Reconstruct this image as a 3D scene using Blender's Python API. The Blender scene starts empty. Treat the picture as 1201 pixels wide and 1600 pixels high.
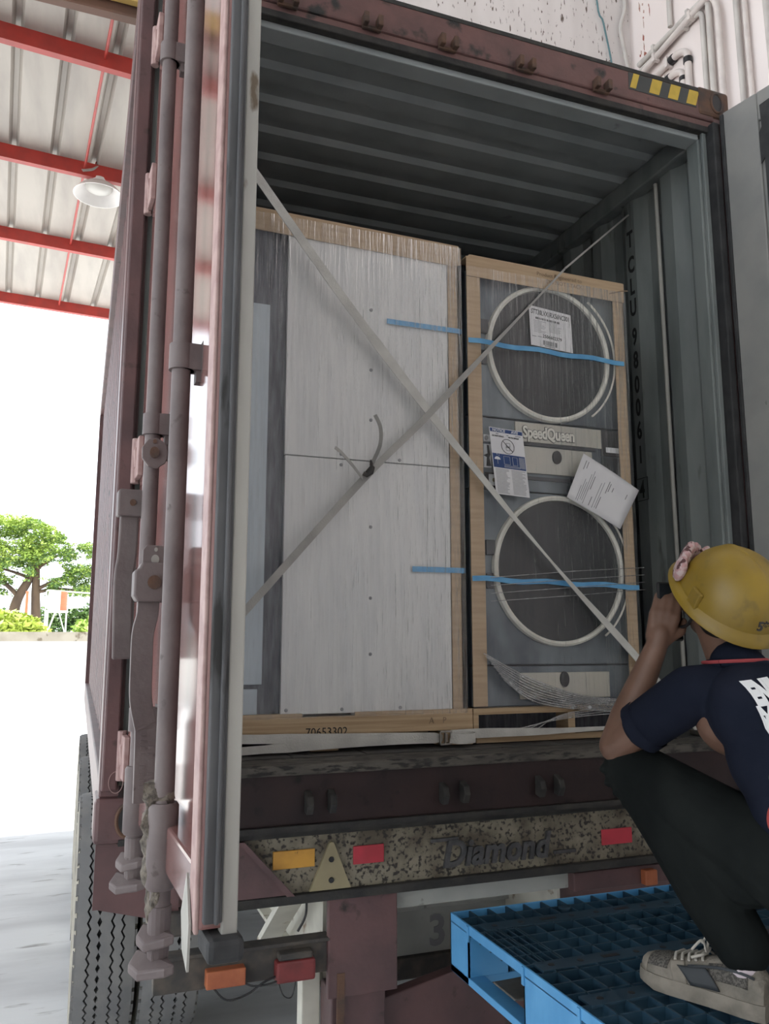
import bpy, bmesh, math, random
from mathutils import Vector, Matrix, noise
random.seed(7)
SC = bpy.context.scene
COL = SC.collection
R = math.radians

# ------------------------------------------------------------------ camera
CAMP = Vector((-0.076, -2.573, 1.75))
yaw, pitch = R(20.35), R(8.95)
fw = Vector((math.sin(yaw)*math.cos(pitch), math.cos(yaw)*math.cos(pitch), math.sin(pitch)))
rt = Vector((math.cos(yaw), -math.sin(yaw), 0)); up = rt.cross(fw)
cd = bpy.data.cameras.new('camera'); cam = bpy.data.objects.new('camera', cd); COL.objects.link(cam)
cd.sensor_fit = 'VERTICAL'; cd.sensor_height = 32.0; cd.lens = 32.0*1270/1600; cd.clip_end = 500
m = Matrix((rt, up, -fw)).transposed().to_4x4(); m.translation = CAMP; cam.matrix_world = m
SC.camera = cam
# ------------------------------------------------------------------ sky, sun, exposure
W = bpy.data.worlds.new('sky'); SC.world = W; W.use_nodes = True
bg = W.node_tree.nodes['Background']; bg.inputs[0].default_value = (0.86, 0.93, 1.0, 1); bg.inputs[1].default_value = 2.6
sd = bpy.data.lights.new('sun', 'SUN'); sd.energy = 9.0; sd.angle = R(0.6); sd.color = (1, .95, .86)
sun = bpy.data.objects.new('sun', sd); COL.objects.link(sun); sun.location = (-20, 20, 40)
sun.rotation_euler = Vector((-.45, .38, 1)).to_track_quat('Z', 'Y').to_euler()
SC.view_settings.view_transform = 'Standard'; SC.view_settings.look = 'None'
SC.view_settings.exposure = 0.1; SC.view_settings.gamma = 1.0; SC.view_settings.use_curve_mapping = False

# ------------------------------------------------------------------ materials
MATS = {}
def mat(name, c1, c2=None, rough=.6, metal=0.0, scale=8.0, lo=.4, hi=.65, bump=0.0, bscale=60.0, stretch=(1,1,1), spec=.5,
        spots=None, sp_scale=30.0, sp_lo=.6, sp_hi=.66, detail=4.0, coat=0.0):
    if name in MATS: return MATS[name]
    mt = bpy.data.materials.new(name); mt.use_nodes = True; nt = mt.node_tree; N = nt.nodes; L = nt.links
    b = N['Principled BSDF']; b.inputs['Roughness'].default_value = rough; b.inputs['Metallic'].default_value = metal
    b.inputs['Specular IOR Level'].default_value = spec
    if coat: b.inputs['Coat Weight'].default_value = coat; b.inputs['Coat Roughness'].default_value = .15
    tc = N.new('ShaderNodeTexCoord'); mp = N.new('ShaderNodeMapping'); mp.inputs['Scale'].default_value = stretch
    L.new(tc.outputs['Object'], mp.inputs[0]); vec = mp.outputs[0]
    def nz(sc, det=detail):
        n = N.new('ShaderNodeTexNoise'); n.inputs['Scale'].default_value = sc; n.inputs['Detail'].default_value = det
        L.new(vec, n.inputs['Vector']); return n.outputs['Fac']
    def ramp(src, a, bb):
        r = N.new('ShaderNodeMapRange'); r.inputs['From Min'].default_value = a; r.inputs['From Max'].default_value = bb
        L.new(src, r.inputs['Value']); return r.outputs[0]
    def mix(f, a, bb):
        x = N.new('ShaderNodeMix'); x.data_type = 'RGBA'; L.new(f, x.inputs[0])
        for i, v in ((6, a), (7, bb)):
            if isinstance(v, tuple): x.inputs[i].default_value = (*v, 1)
            else: L.new(v, x.inputs[i])
        return x.outputs[2]
    col = None
    if c2: col = mix(ramp(nz(scale), lo, hi), c1, c2)
    if spots: col = mix(ramp(nz(sp_scale, 6), sp_lo, sp_hi), col if col else c1, spots)
    if col: L.new(col, b.inputs['Base Color'])
    else: b.inputs['Base Color'].default_value = (*c1, 1)
    if bump:
        bp = N.new('ShaderNodeBump'); bp.inputs['Strength'].default_value = bump; bp.inputs['Distance'].default_value = .01
        L.new(nz(bscale), bp.inputs['Height']); L.new(bp.outputs[0], b.inputs['Normal'])
    MATS[name] = mt; return mt

def film_mat(name, stretch, scale, fac, rough, tint=(1,1,1), strength=.5, haze=(.7,.73,.76), hz=.1, fm=1.2):
    mt = bpy.data.materials.new(name); mt.use_nodes = True; nt = mt.node_tree; N = nt.nodes; L = nt.links
    N.remove(N['Principled BSDF']); out = N['Material Output']
    tc = N.new('ShaderNodeTexCoord'); mp = N.new('ShaderNodeMapping'); mp.inputs['Scale'].default_value = stretch
    n = N.new('ShaderNodeTexNoise'); n.inputs['Scale'].default_value = scale; n.inputs['Detail'].default_value = 5
    L.new(tc.outputs['Object'], mp.inputs[0]); L.new(mp.outputs[0], n.inputs['Vector'])
    bp = N.new('ShaderNodeBump'); bp.inputs['Strength'].default_value = strength; bp.inputs['Distance'].default_value = .006
    L.new(n.outputs['Fac'], bp.inputs['Height'])
    tr = N.new('ShaderNodeBsdfTransparent'); tr.inputs[0].default_value = (*tint, 1)
    gl = N.new('ShaderNodeBsdfGlossy'); gl.inputs['Roughness'].default_value = rough; L.new(bp.outputs[0], gl.inputs['Normal'])
    df = N.new('ShaderNodeBsdfDiffuse'); df.inputs[0].default_value = (*haze, 1)
    fr = N.new('ShaderNodeFresnel'); fr.inputs[0].default_value = 1.45; L.new(bp.outputs[0], fr.inputs['Normal'])
    a = N.new('ShaderNodeMath'); a.operation = 'MULTIPLY_ADD'; L.new(fr.outputs[0], a.inputs[0]); a.inputs[1].default_value = fm; a.inputs[2].default_value = fac; a.use_clamp = True
    r = N.new('ShaderNodeMapRange'); r.inputs['From Min'].default_value = .45; r.inputs['From Max'].default_value = .75
    r.inputs['To Min'].default_value = hz*.35; r.inputs['To Max'].default_value = hz*2.2
    L.new(n.outputs['Fac'], r.inputs['Value'])
    m1 = N.new('ShaderNodeMixShader'); L.new(r.outputs[0], m1.inputs[0]); L.new(tr.outputs[0], m1.inputs[1]); L.new(df.outputs[0], m1.inputs[2])
    m2 = N.new('ShaderNodeMixShader'); L.new(a.outputs[0], m2.inputs[0]); L.new(m1.outputs[0], m2.inputs[1]); L.new(gl.outputs[0], m2.inputs[2])
    L.new(m2.outputs[0], out.inputs[0]); MATS[name] = mt; return mt

M = lambda k: MATS[k]
mat('maroon', (.135,.072,.072), (.088,.052,.054), rough=.45, scale=5, spots=(.03,.022,.02), sp_scale=14, sp_lo=.62, sp_hi=.74, bump=.12, bscale=40)
mat('maroon_door', (.27,.14,.13), (.20,.095,.088), rough=.16, scale=4, spots=(.12,.07,.05), sp_scale=24, sp_lo=.70, sp_hi=.74, bump=.05, bscale=5, coat=.6)
mat('maroon_dusty', (.165,.135,.132), (.125,.098,.098), rough=.6, scale=9, bump=.1, bscale=80, spots=(.09,.07,.065), sp_scale=26, sp_lo=.66, sp_hi=.72)
mat('header', (.165,.082,.075), (.115,.062,.058), rough=.6, scale=7, spots=(.022,.022,.022), sp_scale=9, sp_lo=.57, sp_hi=.66, bump=.15, bscale=50)
mat('grey_in', (.22,.24,.235), (.15,.168,.168), rough=.5, scale=5, lo=.42, hi=.62, spots=(.05,.05,.05), sp_scale=9, sp_lo=.63, sp_hi=.74, stretch=(1,1.4,.3), detail=7, bump=.08, bscale=30)
mat('grey_roof', (.33,.355,.355), (.27,.295,.295), rough=.45, scale=4, spots=(.12,.125,.125), sp_scale=7, sp_lo=.69, sp_hi=.78, bump=.06, bscale=30)
mat('sill_maroon', (.036,.022,.022), (.024,.017,.018), rough=.6, scale=6, spots=(.010,.009,.009), sp_scale=14, sp_lo=.58, sp_hi=.72, bump=.12, bscale=40, spec=.3)
mat('grey_door', (.29,.285,.272), (.24,.24,.235), rough=.5, scale=5, spots=(.11,.12,.10), sp_scale=16, sp_lo=.72, sp_hi=.76)
mat('rubber', (.022,.023,.025), (.04,.04,.042), rough=.7, scale=14, bump=.2, bscale=40)
mat('gasket', (.115,.115,.12), (.06,.06,.064), rough=.65, scale=12, stretch=(1,1,.2), spots=(.025,.025,.025), sp_scale=22, sp_lo=.56, sp_hi=.62)
mat('cream_edge', (.42,.41,.375), (.33,.32,.295), rough=.55, scale=6, stretch=(1,1,.3), spots=(.12,.09,.06), sp_scale=18, sp_lo=.66, sp_hi=.72)
mat('hinge_pink', (.42,.29,.27), (.33,.21,.2), rough=.6, scale=30)
mat('rust', (.13,.07,.045), (.06,.045,.04), rough=.8, scale=12, bump=.3, bscale=40)
mat('burlap', (.19,.165,.135), (.075,.065,.055), rough=.95, scale=70, bump=.8, bscale=90)
mat('threshold', (.11,.10,.085), (.055,.05,.045), rough=.75, scale=30, stretch=(.25,1,1), spots=(.022,.02,.019), sp_scale=90, sp_lo=.5, sp_hi=.62, bump=.3, bscale=60)
mat('dark_floor', (.05,.047,.045), (.085,.08,.075), rough=.8, scale=10, stretch=(1,.2,1))
mat('chipped', (.245,.22,.165), (.11,.092,.066), rough=.75, scale=9, lo=.40, hi=.6, spots=(.035,.03,.027), sp_scale=75, sp_lo=.52, sp_hi=.62, detail=9, bump=.3, bscale=60)
mat('chipped_dark', (.024,.024,.024), (.045,.042,.038), rough=.8, scale=14, bump=.3, bscale=50)
mat('pale_steel', (.42,.43,.40), (.33,.34,.32), rough=.6, scale=5, spots=(.12,.10,.08), sp_scale=14, sp_lo=.64, sp_hi=.72)
mat('pale_rail', (.62,.60,.52), (.48,.46,.40), rough=.6, scale=6, spots=(.22,.14,.08), sp_scale=14, sp_lo=.62, sp_hi=.7)
mat('badge', (.085,.085,.088), (.045,.045,.048), rough=.6, scale=30, bump=.3, bscale=60)
mat('sooty', (.05,.047,.045), (.10,.085,.07), rough=.8, scale=18)
mat('yellow_refl', (.62,.32,.05), (.48,.24,.04), rough=.4, scale=14, spots=(.1,.06,.03), sp_scale=40, sp_lo=.66, sp_hi=.7)
mat('red_refl', (.55,.05,.075), (.42,.045,.06), rough=.4, scale=10)
mat('tan_plate', (.33,.285,.17), (.27,.23,.14), rough=.65, scale=8)
mat('lens_red', (.20,.035,.035), (.15,.03,.03), rough=.4, scale=20)
mat('lens_orange', (.42,.13,.055), (.32,.09,.04), rough=.45, scale=16)
mat('tyre', (.22,.22,.222), (.27,.265,.255), rough=.85, scale=8, bump=.1, bscale=60)
mat('tyre_groove', (.03,.03,.031), rough=.9)
mat('tyre_wall', (.42,.39,.32), (.25,.235,.20), rough=.9, scale=7, bump=.2, bscale=30)
mat('rim', (.32,.32,.31), (.2,.2,.2), rough=.5, metal=.4, scale=10)
mat('cardboard', (.50,.365,.235), (.44,.315,.20), rough=.8, scale=18, stretch=(.3,.3,4), bump=.05, bscale=50)
mat('wood', (.52,.38,.235), (.40,.275,.16), rough=.75, scale=8, stretch=(.4,1,14), bump=.1, bscale=40)
mat('panel_white', (.74,.735,.72), (.68,.68,.675), rough=.42, scale=7, stretch=(4,1,.5), bump=.03, bscale=20)
mat('panel_blue', (.52,.58,.62), (.45,.51,.56), rough=.4, scale=6, stretch=(3,1,.5))
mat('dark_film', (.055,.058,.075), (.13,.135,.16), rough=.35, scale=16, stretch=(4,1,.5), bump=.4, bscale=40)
mat('dryer_steel', (.17,.20,.22), (.06,.076,.092), rough=.34, metal=.3, scale=3.2, lo=.38, hi=.62, stretch=(1.6,1,.7), bump=.06, bscale=18)
mat('dryer_side', (.032,.036,.042), (.022,.026,.032), rough=.45, scale=6)
mat('ring', (.82,.80,.72), (.74,.72,.64), rough=.3, metal=.0, scale=20)
mat('glass_dark', (.014,.017,.020), (.028,.032,.036), rough=.2, scale=3.5, stretch=(1,1,.6), spec=.3)
mat('glass_rim', (.03,.035,.04), (.022,.026,.03), rough=.3, scale=6)
mat('lint', (.50,.48,.41), (.44,.43,.385), rough=.35, metal=.2, scale=5)
mat('black', (.016,.016,.018), rough=.5)
mat('ink', (.02,.02,.022), rough=.8)
mat('ink_faint', (.25,.18,.12), rough=.9)
mat('ink_grey', (.26,.26,.27), rough=.9)
mat('paper', (.76,.75,.76), (.71,.70,.72), rough=.8, scale=9)
mat('navy_print', (.03,.065,.19), rough=.7)
mat('white_print', (.78,.79,.80), rough=.7)
mat('logo_face', (.72,.70,.63), rough=.5)
mat('logo_edge', (.12,.12,.115), rough=.6)
mat('blue_tape', (.10,.33,.60), (.14,.40,.66), rough=.45, scale=20)
mat('webbing', (.62,.61,.57), (.50,.49,.46), rough=.75, scale=10, bump=.2, bscale=160)
mat('webbing_dull', (.42,.405,.38), (.34,.33,.31), rough=.75, scale=10, bump=.2, bscale=160)
mat('buckle', (.35,.33,.30), (.22,.2,.18), rough=.4, metal=.8, scale=30)
mat('hazard_yellow', (.62,.43,.06), (.52,.36,.05), rough=.6, scale=20)
mat('hazard_black', (.05,.055,.055), rough=.6)
mat('stencil', (.018,.018,.019), rough=.8)
mat('concrete', (.72,.73,.74), (.56,.565,.575), rough=.85, scale=1.3, stretch=(.6,2.2,1), spots=(.33,.325,.32), sp_scale=5, sp_lo=.62, sp_hi=.74, detail=9, bump=.25, bscale=12)
mat('wall_pink', (.88,.80,.775), (.82,.73,.70), rough=.85, scale=1.4, spots=(.30,.17,.13), sp_scale=16, sp_lo=.73, sp_hi=.76, stretch=(1,1,.35), detail=6)
mat('wall_speckled', (.78,.73,.71), (.72,.67,.65), rough=.85, scale=1.3, spots=(.16,.12,.10), sp_scale=14, sp_lo=.635, sp_hi=.67, stretch=(4,1,.9), detail=2)
mat('peeled', (.36,.12,.09), (.5,.36,.3), rough=.9, scale=22, lo=.45, hi=.55)
mat('conduit', (.62,.58,.54), (.50,.465,.44), rough=.5, scale=12, stretch=(1,1,.4))
mat('conduit_pvc', (.74,.67,.63), (.66,.59,.56), rough=.55, scale=9)
mat('cable_dark', (.10,.095,.095), rough=.6)
mat('cable_teal', (.10,.2,.22), rough=.6)
mat('wall_white', (.80,.78,.73), (.74,.715,.66), rough=.9, scale=1.5)
mat('coping', (.36,.32,.255), (.29,.255,.20), rough=.9, scale=3, spots=(.16,.13,.09), sp_scale=5, sp_lo=.6, sp_hi=.68)
mat('roof_sheet', (.41,.375,.335), (.33,.30,.27), rough=.5, metal=.1, scale=2, stretch=(3,.5,1))
mat('purlin_red', (.42,.045,.034), (.33,.04,.032), rough=.4, scale=8)
mat('beam_brown', (.16,.085,.06), (.12,.07,.05), rough=.6, scale=5)
mat('beam_yellow', (.62,.42,.13), (.55,.37,.12), rough=.6, scale=5)
mat('room_wall', (.72,.71,.69), (.66,.65,.63), rough=.9, scale=1)
mat('slab', (.42,.42,.42), rough=.9)
mat('lamp_white', (.74,.71,.68), (.68,.65,.63), rough=.4, scale=8)
mat('lamp_bowl', (.60,.58,.54), rough=.35)
mat('bark', (.13,.085,.055), (.075,.05,.035), rough=.95, scale=2, stretch=(1,1,.3), bump=.6, bscale=4)
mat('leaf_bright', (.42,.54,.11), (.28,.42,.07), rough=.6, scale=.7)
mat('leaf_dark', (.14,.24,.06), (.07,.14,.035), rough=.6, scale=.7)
mat('leaf_lime', (.50,.58,.11), (.38,.48,.08), rough=.6, scale=1.2)
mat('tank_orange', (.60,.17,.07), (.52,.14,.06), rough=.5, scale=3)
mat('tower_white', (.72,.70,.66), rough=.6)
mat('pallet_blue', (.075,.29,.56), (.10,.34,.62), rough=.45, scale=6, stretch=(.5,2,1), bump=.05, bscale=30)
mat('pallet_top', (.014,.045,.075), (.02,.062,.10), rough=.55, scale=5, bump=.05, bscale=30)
mat('fork', (.12,.115,.10), (.2,.19,.17), rough=.55, metal=.5, scale=9)
mat('skin', (.175,.095,.065), (.14,.075,.05), rough=.55, scale=12, bump=.03, bscale=80)
mat('shirt', (.010,.013,.024), (.014,.017,.030), rough=.95, scale=9, bump=.1, bscale=220, spec=.12)
mat('collar_red', (.30,.045,.05), rough=.85)
mat('trousers', (.008,.010,.010), (.014,.0165,.016), rough=.95, scale=7, stretch=(1,1,.4), bump=.2, bscale=40, spec=.12)
mat('hair', (.012,.010,.009), rough=.6)
mat('hat_yellow', (.27,.175,.016), (.20,.13,.02), rough=.42, scale=7, spots=(.11,.078,.02), sp_scale=14, sp_lo=.60, sp_hi=.76)
mat('shoe', (.235,.21,.175), (.16,.145,.12), rough=.8, scale=26, bump=.3, bscale=120)
mat('shoe_mesh', (.13,.12,.105), (.06,.055,.05), rough=.9, scale=220, lo=.47, hi=.53)
mat('shoe_sole', (.27,.24,.20), (.19,.17,.14), rough=.85, scale=24, bump=.2, bscale=60)
mat('shoe_dark', (.03,.035,.04), rough=.6)
mat('lace', (.48,.45,.40), rough=.8)
mat('sock', (.55,.47,.50), rough=.9)
mat('cloth_pink', (.46,.27,.27), (.55,.43,.42), rough=.95, scale=60, lo=.45, hi=.55, spots=(.10,.045,.045), sp_scale=42, sp_lo=.56, sp_hi=.60, bump=.5, bscale=70)
mat('red_pouch', (.50,.07,.06), (.42,.06,.05), rough=.6, scale=20)
mat('green_clip', (.28,.42,.12), rough=.5)
film_mat('film', (14,3,.8), 6, .0, .16, strength=.9, hz=.07)
film_mat('film_clear', (10,3,.7), 5, .0, .17, strength=.6, hz=.016, fm=.75)
film_mat('film_fold', (3,3,3), 14, .15, .2, strength=.8, haze=(.8,.82,.82), hz=.25)

# ------------------------------------------------------------------ mesh helpers
class MB:
    def __init__(s): s.v = []; s.f = []; s.m = []
    def add(s, vs, fs, mi=0):
        o = len(s.v); s.v += [tuple(v) for v in vs]; s.f += [tuple(i+o for i in f) for f in fs]; s.m += [mi]*len(fs); return s
    def box(s, x0, y0, z0, x1, y1, z1, mi=0):
        vs = [(x, y, z) for z in (z0, z1) for y in (y0, y1) for x in (x0, x1)]
        return s.add(vs, [(0,2,3,1),(4,5,7,6),(0,1,5,4),(2,6,7,3),(0,4,6,2),(1,3,7,5)], mi)
    def obox(s, c, ax, ay, az, hx, hy, hz, mi=0):
        c = Vector(c); ax = Vector(ax).normalized()*hx; ay = Vector(ay).normalized()*hy; az = Vector(az).normalized()*hz
        vs = [c+ax*i+ay*j+az*k for k in (-1,1) for j in (-1,1) for i in (-1,1)]
        return s.add(vs, [(0,2,3,1),(4,5,7,6),(0,1,5,4),(2,6,7,3),(0,4,6,2),(1,3,7,5)], mi)
    def prism(s, pts, d, mi=0):      # pts: list of 3D points (planar polygon), d: extrusion vector
        d = Vector(d); n = len(pts); a = [Vector(p) for p in pts]; vs = a + [p+d for p in a]
        return s.add(vs, [tuple(range(n))[::-1], tuple(range(n, 2*n))] + [(i, (i+1) % n, n+(i+1) % n, n+i) for i in range(n)], mi)
    def tube(s, pts, r, n=10, mi=0, cap=True, flat=None):
        pts = [Vector(p) for p in pts]; rs = r if isinstance(r, (list, tuple)) else [r]*len(pts)
        o = len(s.v); prev = None; rings = []
        for i, p in enumerate(pts):
            t = (pts[min(i+1, len(pts)-1)] - pts[max(i-1, 0)]).normalized()
            if prev is None:
                a = Vector((0,0,1)) if abs(t.z) < .9 else Vector((1,0,0)); u = t.cross(a).normalized()
            else: u = (prev - t*prev.dot(t)).normalized()
            prev = u; w = t.cross(u)
            rings.append([p + (u*math.cos(2*math.pi*k/n) + w*math.sin(2*math.pi*k/n))*rs[i] for k in range(n)])
        vs = [v for rg in rings for v in rg]; fs = []
        for i in range(len(pts)-1):
            for k in range(n): fs.append((i*n+k, i*n+(k+1) % n, (i+1)*n+(k+1) % n, (i+1)*n+k))
        if cap: fs += [tuple(range(n))[::-1], tuple((len(pts)-1)*n+k for k in range(n))]
        return s.add(vs, fs, mi)
    def strip(s, pts, wid, th, nrm, mi=0):   # flat band along pts; width dir = tangent x nrm
        pts = [Vector(p) for p in pts]; nrm0 = nrm; vs = []; fs = []
        for i, p in enumerate(pts):
            nr = Vector(nrm0[i] if isinstance(nrm0, list) else nrm0).normalized()
            t = (pts[min(i+1, len(pts)-1)] - pts[max(i-1, 0)]).normalized(); w = t.cross(nr).normalized()
            wd = wid[i] if isinstance(wid, list) else wid
            vs += [p+w*wd/2+nr*th/2, p-w*wd/2+nr*th/2, p-w*wd/2-nr*th/2, p+w*wd/2-nr*th/2]
        for i in range(len(pts)-1):
            for k in range(4): fs.append((i*4+k, i*4+(k+1) % 4, (i+1)*4+(k+1) % 4, (i+1)*4+k))
        fs += [(0,1,2,3)[::-1], tuple((len(pts)-1)*4+k for k in range(4))]
        return s.add(vs, fs, mi)
    def lathe(s, prof, c, axis='z', n=24, mi=0, a0=0, a1=360):
        full = abs(a1-a0) >= 360; vs = []; fs = []; c = Vector(c); k = len(prof); cnt = n if full else n+1
        for i in range(cnt):
            a = R(a0 + (a1-a0)*i/n)
            for (r, h) in prof:
                x, y = r*math.cos(a), r*math.sin(a)
                vs.append(c + (Vector((x, y, h)) if axis == 'z' else Vector((x, h, y)) if axis == 'y' else Vector((h, x, y))))
        for i in range(n if full else n):
            j = (i+1) % cnt
            for q in range(k-1): fs.append((i*k+q, j*k+q, j*k+q+1, i*k+q+1))
        return s.add(vs, fs, mi)
    def sphere(s, c, r, n=10, mi=0, sc=(1,1,1), rot=None):
        c = Vector(c); vs = []; fs = []
        for i in range(n+1):
            th = math.pi*i/n
            for k in range(2*n):
                ph = math.pi*k/n
                p = Vector((math.sin(th)*math.cos(ph)*r*sc[0], math.sin(th)*math.sin(ph)*r*sc[1], math.cos(th)*r*sc[2]))
                vs.append(c + (rot @ p if rot else p))
        for i in range(n):
            for k in range(2*n): fs.append((i*2*n+k, (i+1)*2*n+k, (i+1)*2*n+(k+1) % (2*n), i*2*n+(k+1) % (2*n)))
        return s.add(vs, fs, mi)
    def mesh(s, name, mats, smooth=None):
        me = bpy.data.meshes.new(name); me.from_pydata(s.v, [], s.f)
        for x in (mats if isinstance(mats, (list, tuple)) else [mats]): me.materials.append(M(x) if isinstance(x, str) else x)
        me.polygons.foreach_set('material_index', s.m); 
        bm = bmesh.new(); bm.from_mesh(me); bmesh.ops.recalc_face_normals(bm, faces=bm.faces); bm.to_mesh(me); bm.free()
        if smooth is not None:
            me.polygons.foreach_set('use_smooth', [True]*len(me.polygons)); me.set_sharp_from_angle(angle=R(smooth))
        me.update(); return me
    def build(s, name, mats, parent=None, smooth=None, bevel=0.0):
        o = bpy.data.objects.new(name, s.mesh(name, mats, smooth)); COL.objects.link(o)
        if parent is not None: put(o, parent)
        if bevel:
            b = o.modifiers.new('bevel', 'BEVEL'); b.width = bevel; b.segments = 2; b.limit_method = 'ANGLE'; b.angle_limit = R(40)
        return o
def singles(b, name, mats, parent, bevel=0.0, smooth=None):   # one object for each connected piece added to b
    par = list(range(len(b.v)))
    def fd(i):
        while par[i] != i: par[i] = par[par[i]]; i = par[i]
        return i
    for f in b.f:
        for k in f[1:]: par[fd(k)] = fd(f[0])
    grp = {}
    for f, mi in zip(b.f, b.m): grp.setdefault(fd(f[0]), []).append((f, mi))
    out = []
    for fs in grp.values():
        ids = sorted({i for f, _ in fs for i in f}); mp = {i: k for k, i in enumerate(ids)}; q = MB()
        q.v = [b.v[i] for i in ids]; q.f = [tuple(mp[i] for i in f) for f, _ in fs]; q.m = [mi for _, mi in fs]
        out.append(q.build(name, mats, parent, smooth, bevel))
    return out
ORIG = {}
def put(o, parent):
    o.parent = parent; loc = ORIG.get(parent.name, Vector((0,0,0))); o.matrix_parent_inverse = Matrix.Translation(-loc)
def tag(o, label, cat=None, group=None, kind=None):
    o['label'] = label
    if cat: o['category'] = cat
    if group: o['group'] = group
    if kind: o['kind'] = kind
    return o
def thing(name, loc, label, cat, group=None):
    e = bpy.data.objects.new(name, None); COL.objects.link(e); e.location = loc; e.empty_display_size = .1
    ORIG[e.name] = Vector(loc); return tag(e, label, cat, group)
def bezier(p, n=12):
    p = [Vector(x) for x in p]; out = []
    for i in range(n+1):
        t = i/n; q = list(p)
        while len(q) > 1: q = [q[k].lerp(q[k+1], t) for k in range(len(q)-1)]
        out.append(q[0])
    return out
def smoothpath(pts, sub=6):
    pts = [Vector(p) for p in pts]; out = []
    for i in range(len(pts)-1):
        p0 = pts[max(i-1,0)]; p1 = pts[i]; p2 = pts[i+1]; p3 = pts[min(i+2,len(pts)-1)]
        for k in range(sub):
            t = k/sub
            out.append(.5*((2*p1)+(p2-p0)*t+(2*p0-5*p1+4*p2-p3)*t*t+(3*p1-p0-3*p2+p3)*t**3))
    out.append(pts[-1]); return out
def bent(pts, r=.05, n=5):     # polyline with rounded corners
    pts = [Vector(p) for p in pts]; out = [pts[0]]
    for i in range(1, len(pts)-1):
        a, b, c = pts[i-1], pts[i], pts[i+1]; k = min(r, (a-b).length*.45, (c-b).length*.45)
        p, q = b+(a-b).normalized()*k, b+(c-b).normalized()*k
        out += [p.lerp(b, t/n).lerp(b.lerp(q, t/n), t/n) for t in range(n+1)]
    return out+[pts[-1]]
def text(name, body, size, org, xd, yd, mt, parent, ext=.0012, sx=1.0, align='LEFT', shear=0.0, bold=0.0, spacing=1.0, mats=None):
    c = bpy.data.curves.new('t', 'FONT'); c.body = body; c.size = size; c.extrude = ext; c.align_x = align; c.shear = shear
    c.offset = bold; c.space_character = spacing; c.resolution_u = 3; c.space_line = .85
    t = bpy.data.objects.new('t', c); COL.objects.link(t)
    dg = bpy.context.evaluated_depsgraph_get(); me = bpy.data.meshes.new_from_object(t.evaluated_get(dg))
    bpy.data.objects.remove(t); bpy.data.curves.remove(c)
    xd = Vector(xd).normalized(); yd = Vector(yd); yd = (yd-xd*yd.dot(xd)).normalized(); zd = xd.cross(yd)
    mx = Matrix((xd*sx, yd, zd)).transposed().to_4x4(); mx.translation = Vector(org); me.transform(mx)
    me.materials.clear(); me.materials.append(M(mt)); me.name = name
    o = bpy.data.objects.new(name, me); COL.objects.link(o)
    if parent is not None: put(o, parent)
    return o
def blob(name, prims, mt, parent, voxel=.008, smooth=6, subd=0, fac=.5):
    b = MB()
    for p in prims:
        if p[0] == 'c':
            _, a, ra, c, rc = p; b.tube([a, c], [ra, rc], 16); b.sphere(a, ra, 8); b.sphere(c, rc, 8)
        else:
            _, c, rad, rot = p; b.sphere(c, 1, 12, sc=rad, rot=rot)
    o = b.build('tmp', mt)
    r = o.modifiers.new('r', 'REMESH'); r.mode = 'VOXEL'; r.voxel_size = voxel; r.use_smooth_shade = True
    s = o.modifiers.new('s', 'SMOOTH'); s.iterations = smooth; s.factor = fac
    dg = bpy.context.evaluated_depsgraph_get(); me = bpy.data.meshes.new_from_object(o.evaluated_get(dg))
    bpy.data.objects.remove(o); me.name = name
    me.polygons.foreach_set('use_smooth', [True]*len(me.polygons))
    o = bpy.data.objects.new(name, me); COL.objects.link(o)
    if parent is not None: put(o, parent)
    return o
def struct(o, label=None):
    o['kind'] = 'structure'
    if label: o['label'] = label
    return o

# ================================================================== THE SETTING
struct(MB().box(-60, -14, -.3, 60, 160, 0).build('floor', 'concrete'), 'grey streaked concrete yard floor')
# right wall beside the container and the wall above the truck opening
wr = struct(MB().box(3.72, -9, 0, 4.0, 2.2, 12.6).build('wall_right', 'wall_pink'), 'stained pinkish wall carrying the conduits')
wb = struct(MB().box(-9, 2.12, 5.70, 3.72, 2.2, 12.6).build('wall_front', 'wall_speckled'), 'speckled pale wall above the truck opening')  # unseen top raised to block sun coming through the roof gap
pe = MB()
for k in range(26):
    z = 5.95+random.random()*1.3; y = 2.02-random.random()*.10-(.05 if k % 3 == 0 else 0)
    h = .02+random.random()*.09; w_ = .004+random.random()*.012
    pe.prism([(3.7195, y, z), (3.7195, y+w_, z+h*.3), (3.7195, y+w_*.7, z+h), (3.7195, y-w_*.4, z+h*.6)], (-.0015, 0, 0))
pe.build('peeling_paint', 'peeled', wr)['kind'] = 'stuff'
wb2 = MB(); wb2.box(-9, 2.10, 5.49, 3.72, 2.16, 5.505).box(-9, 2.125, 5.505, 3.72, 2.135, 5.66).box(-9, 2.10, 5.66, 3.72, 2.2, 5.70)
struct(wb2.build('trim_1', 'beam_brown'), 'brown steel beam under the speckled wall')
struct(MB().box(-9, 2.05, 5.565, 3.72, 2.095, 5.58).box(-9, 2.065, 5.58, 3.72, 2.08, 5.66).box(-9, 2.05, 5.66, 3.72, 2.095, 5.68).build('trim_2', 'beam_yellow'), 'yellow steel beam beside the brown beam')
struct(MB().box(-9, -9, 0, 3.72, -8.7, 9.2).build('wall_rear', 'room_wall'))  # unseen wall behind the camera, made pale to bounce light inward
struct(MB().box(-9, -9, 9.2, 3.72, 1.1, 9.4).build('ceiling', 'slab'))  # unseen slab stopped short, leaving a gap added to light the upper wall

# yard boundary wall
yw = struct(MB().box(-40, 19.6, 0, 40, 19.85, 1.72).build('wall_back', 'wall_white'), 'sunlit white boundary wall across the yard')
MB().box(-40, 19.54, 1.72, 40, 19.9, 1.95).build('coping', 'coping', yw)

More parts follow.
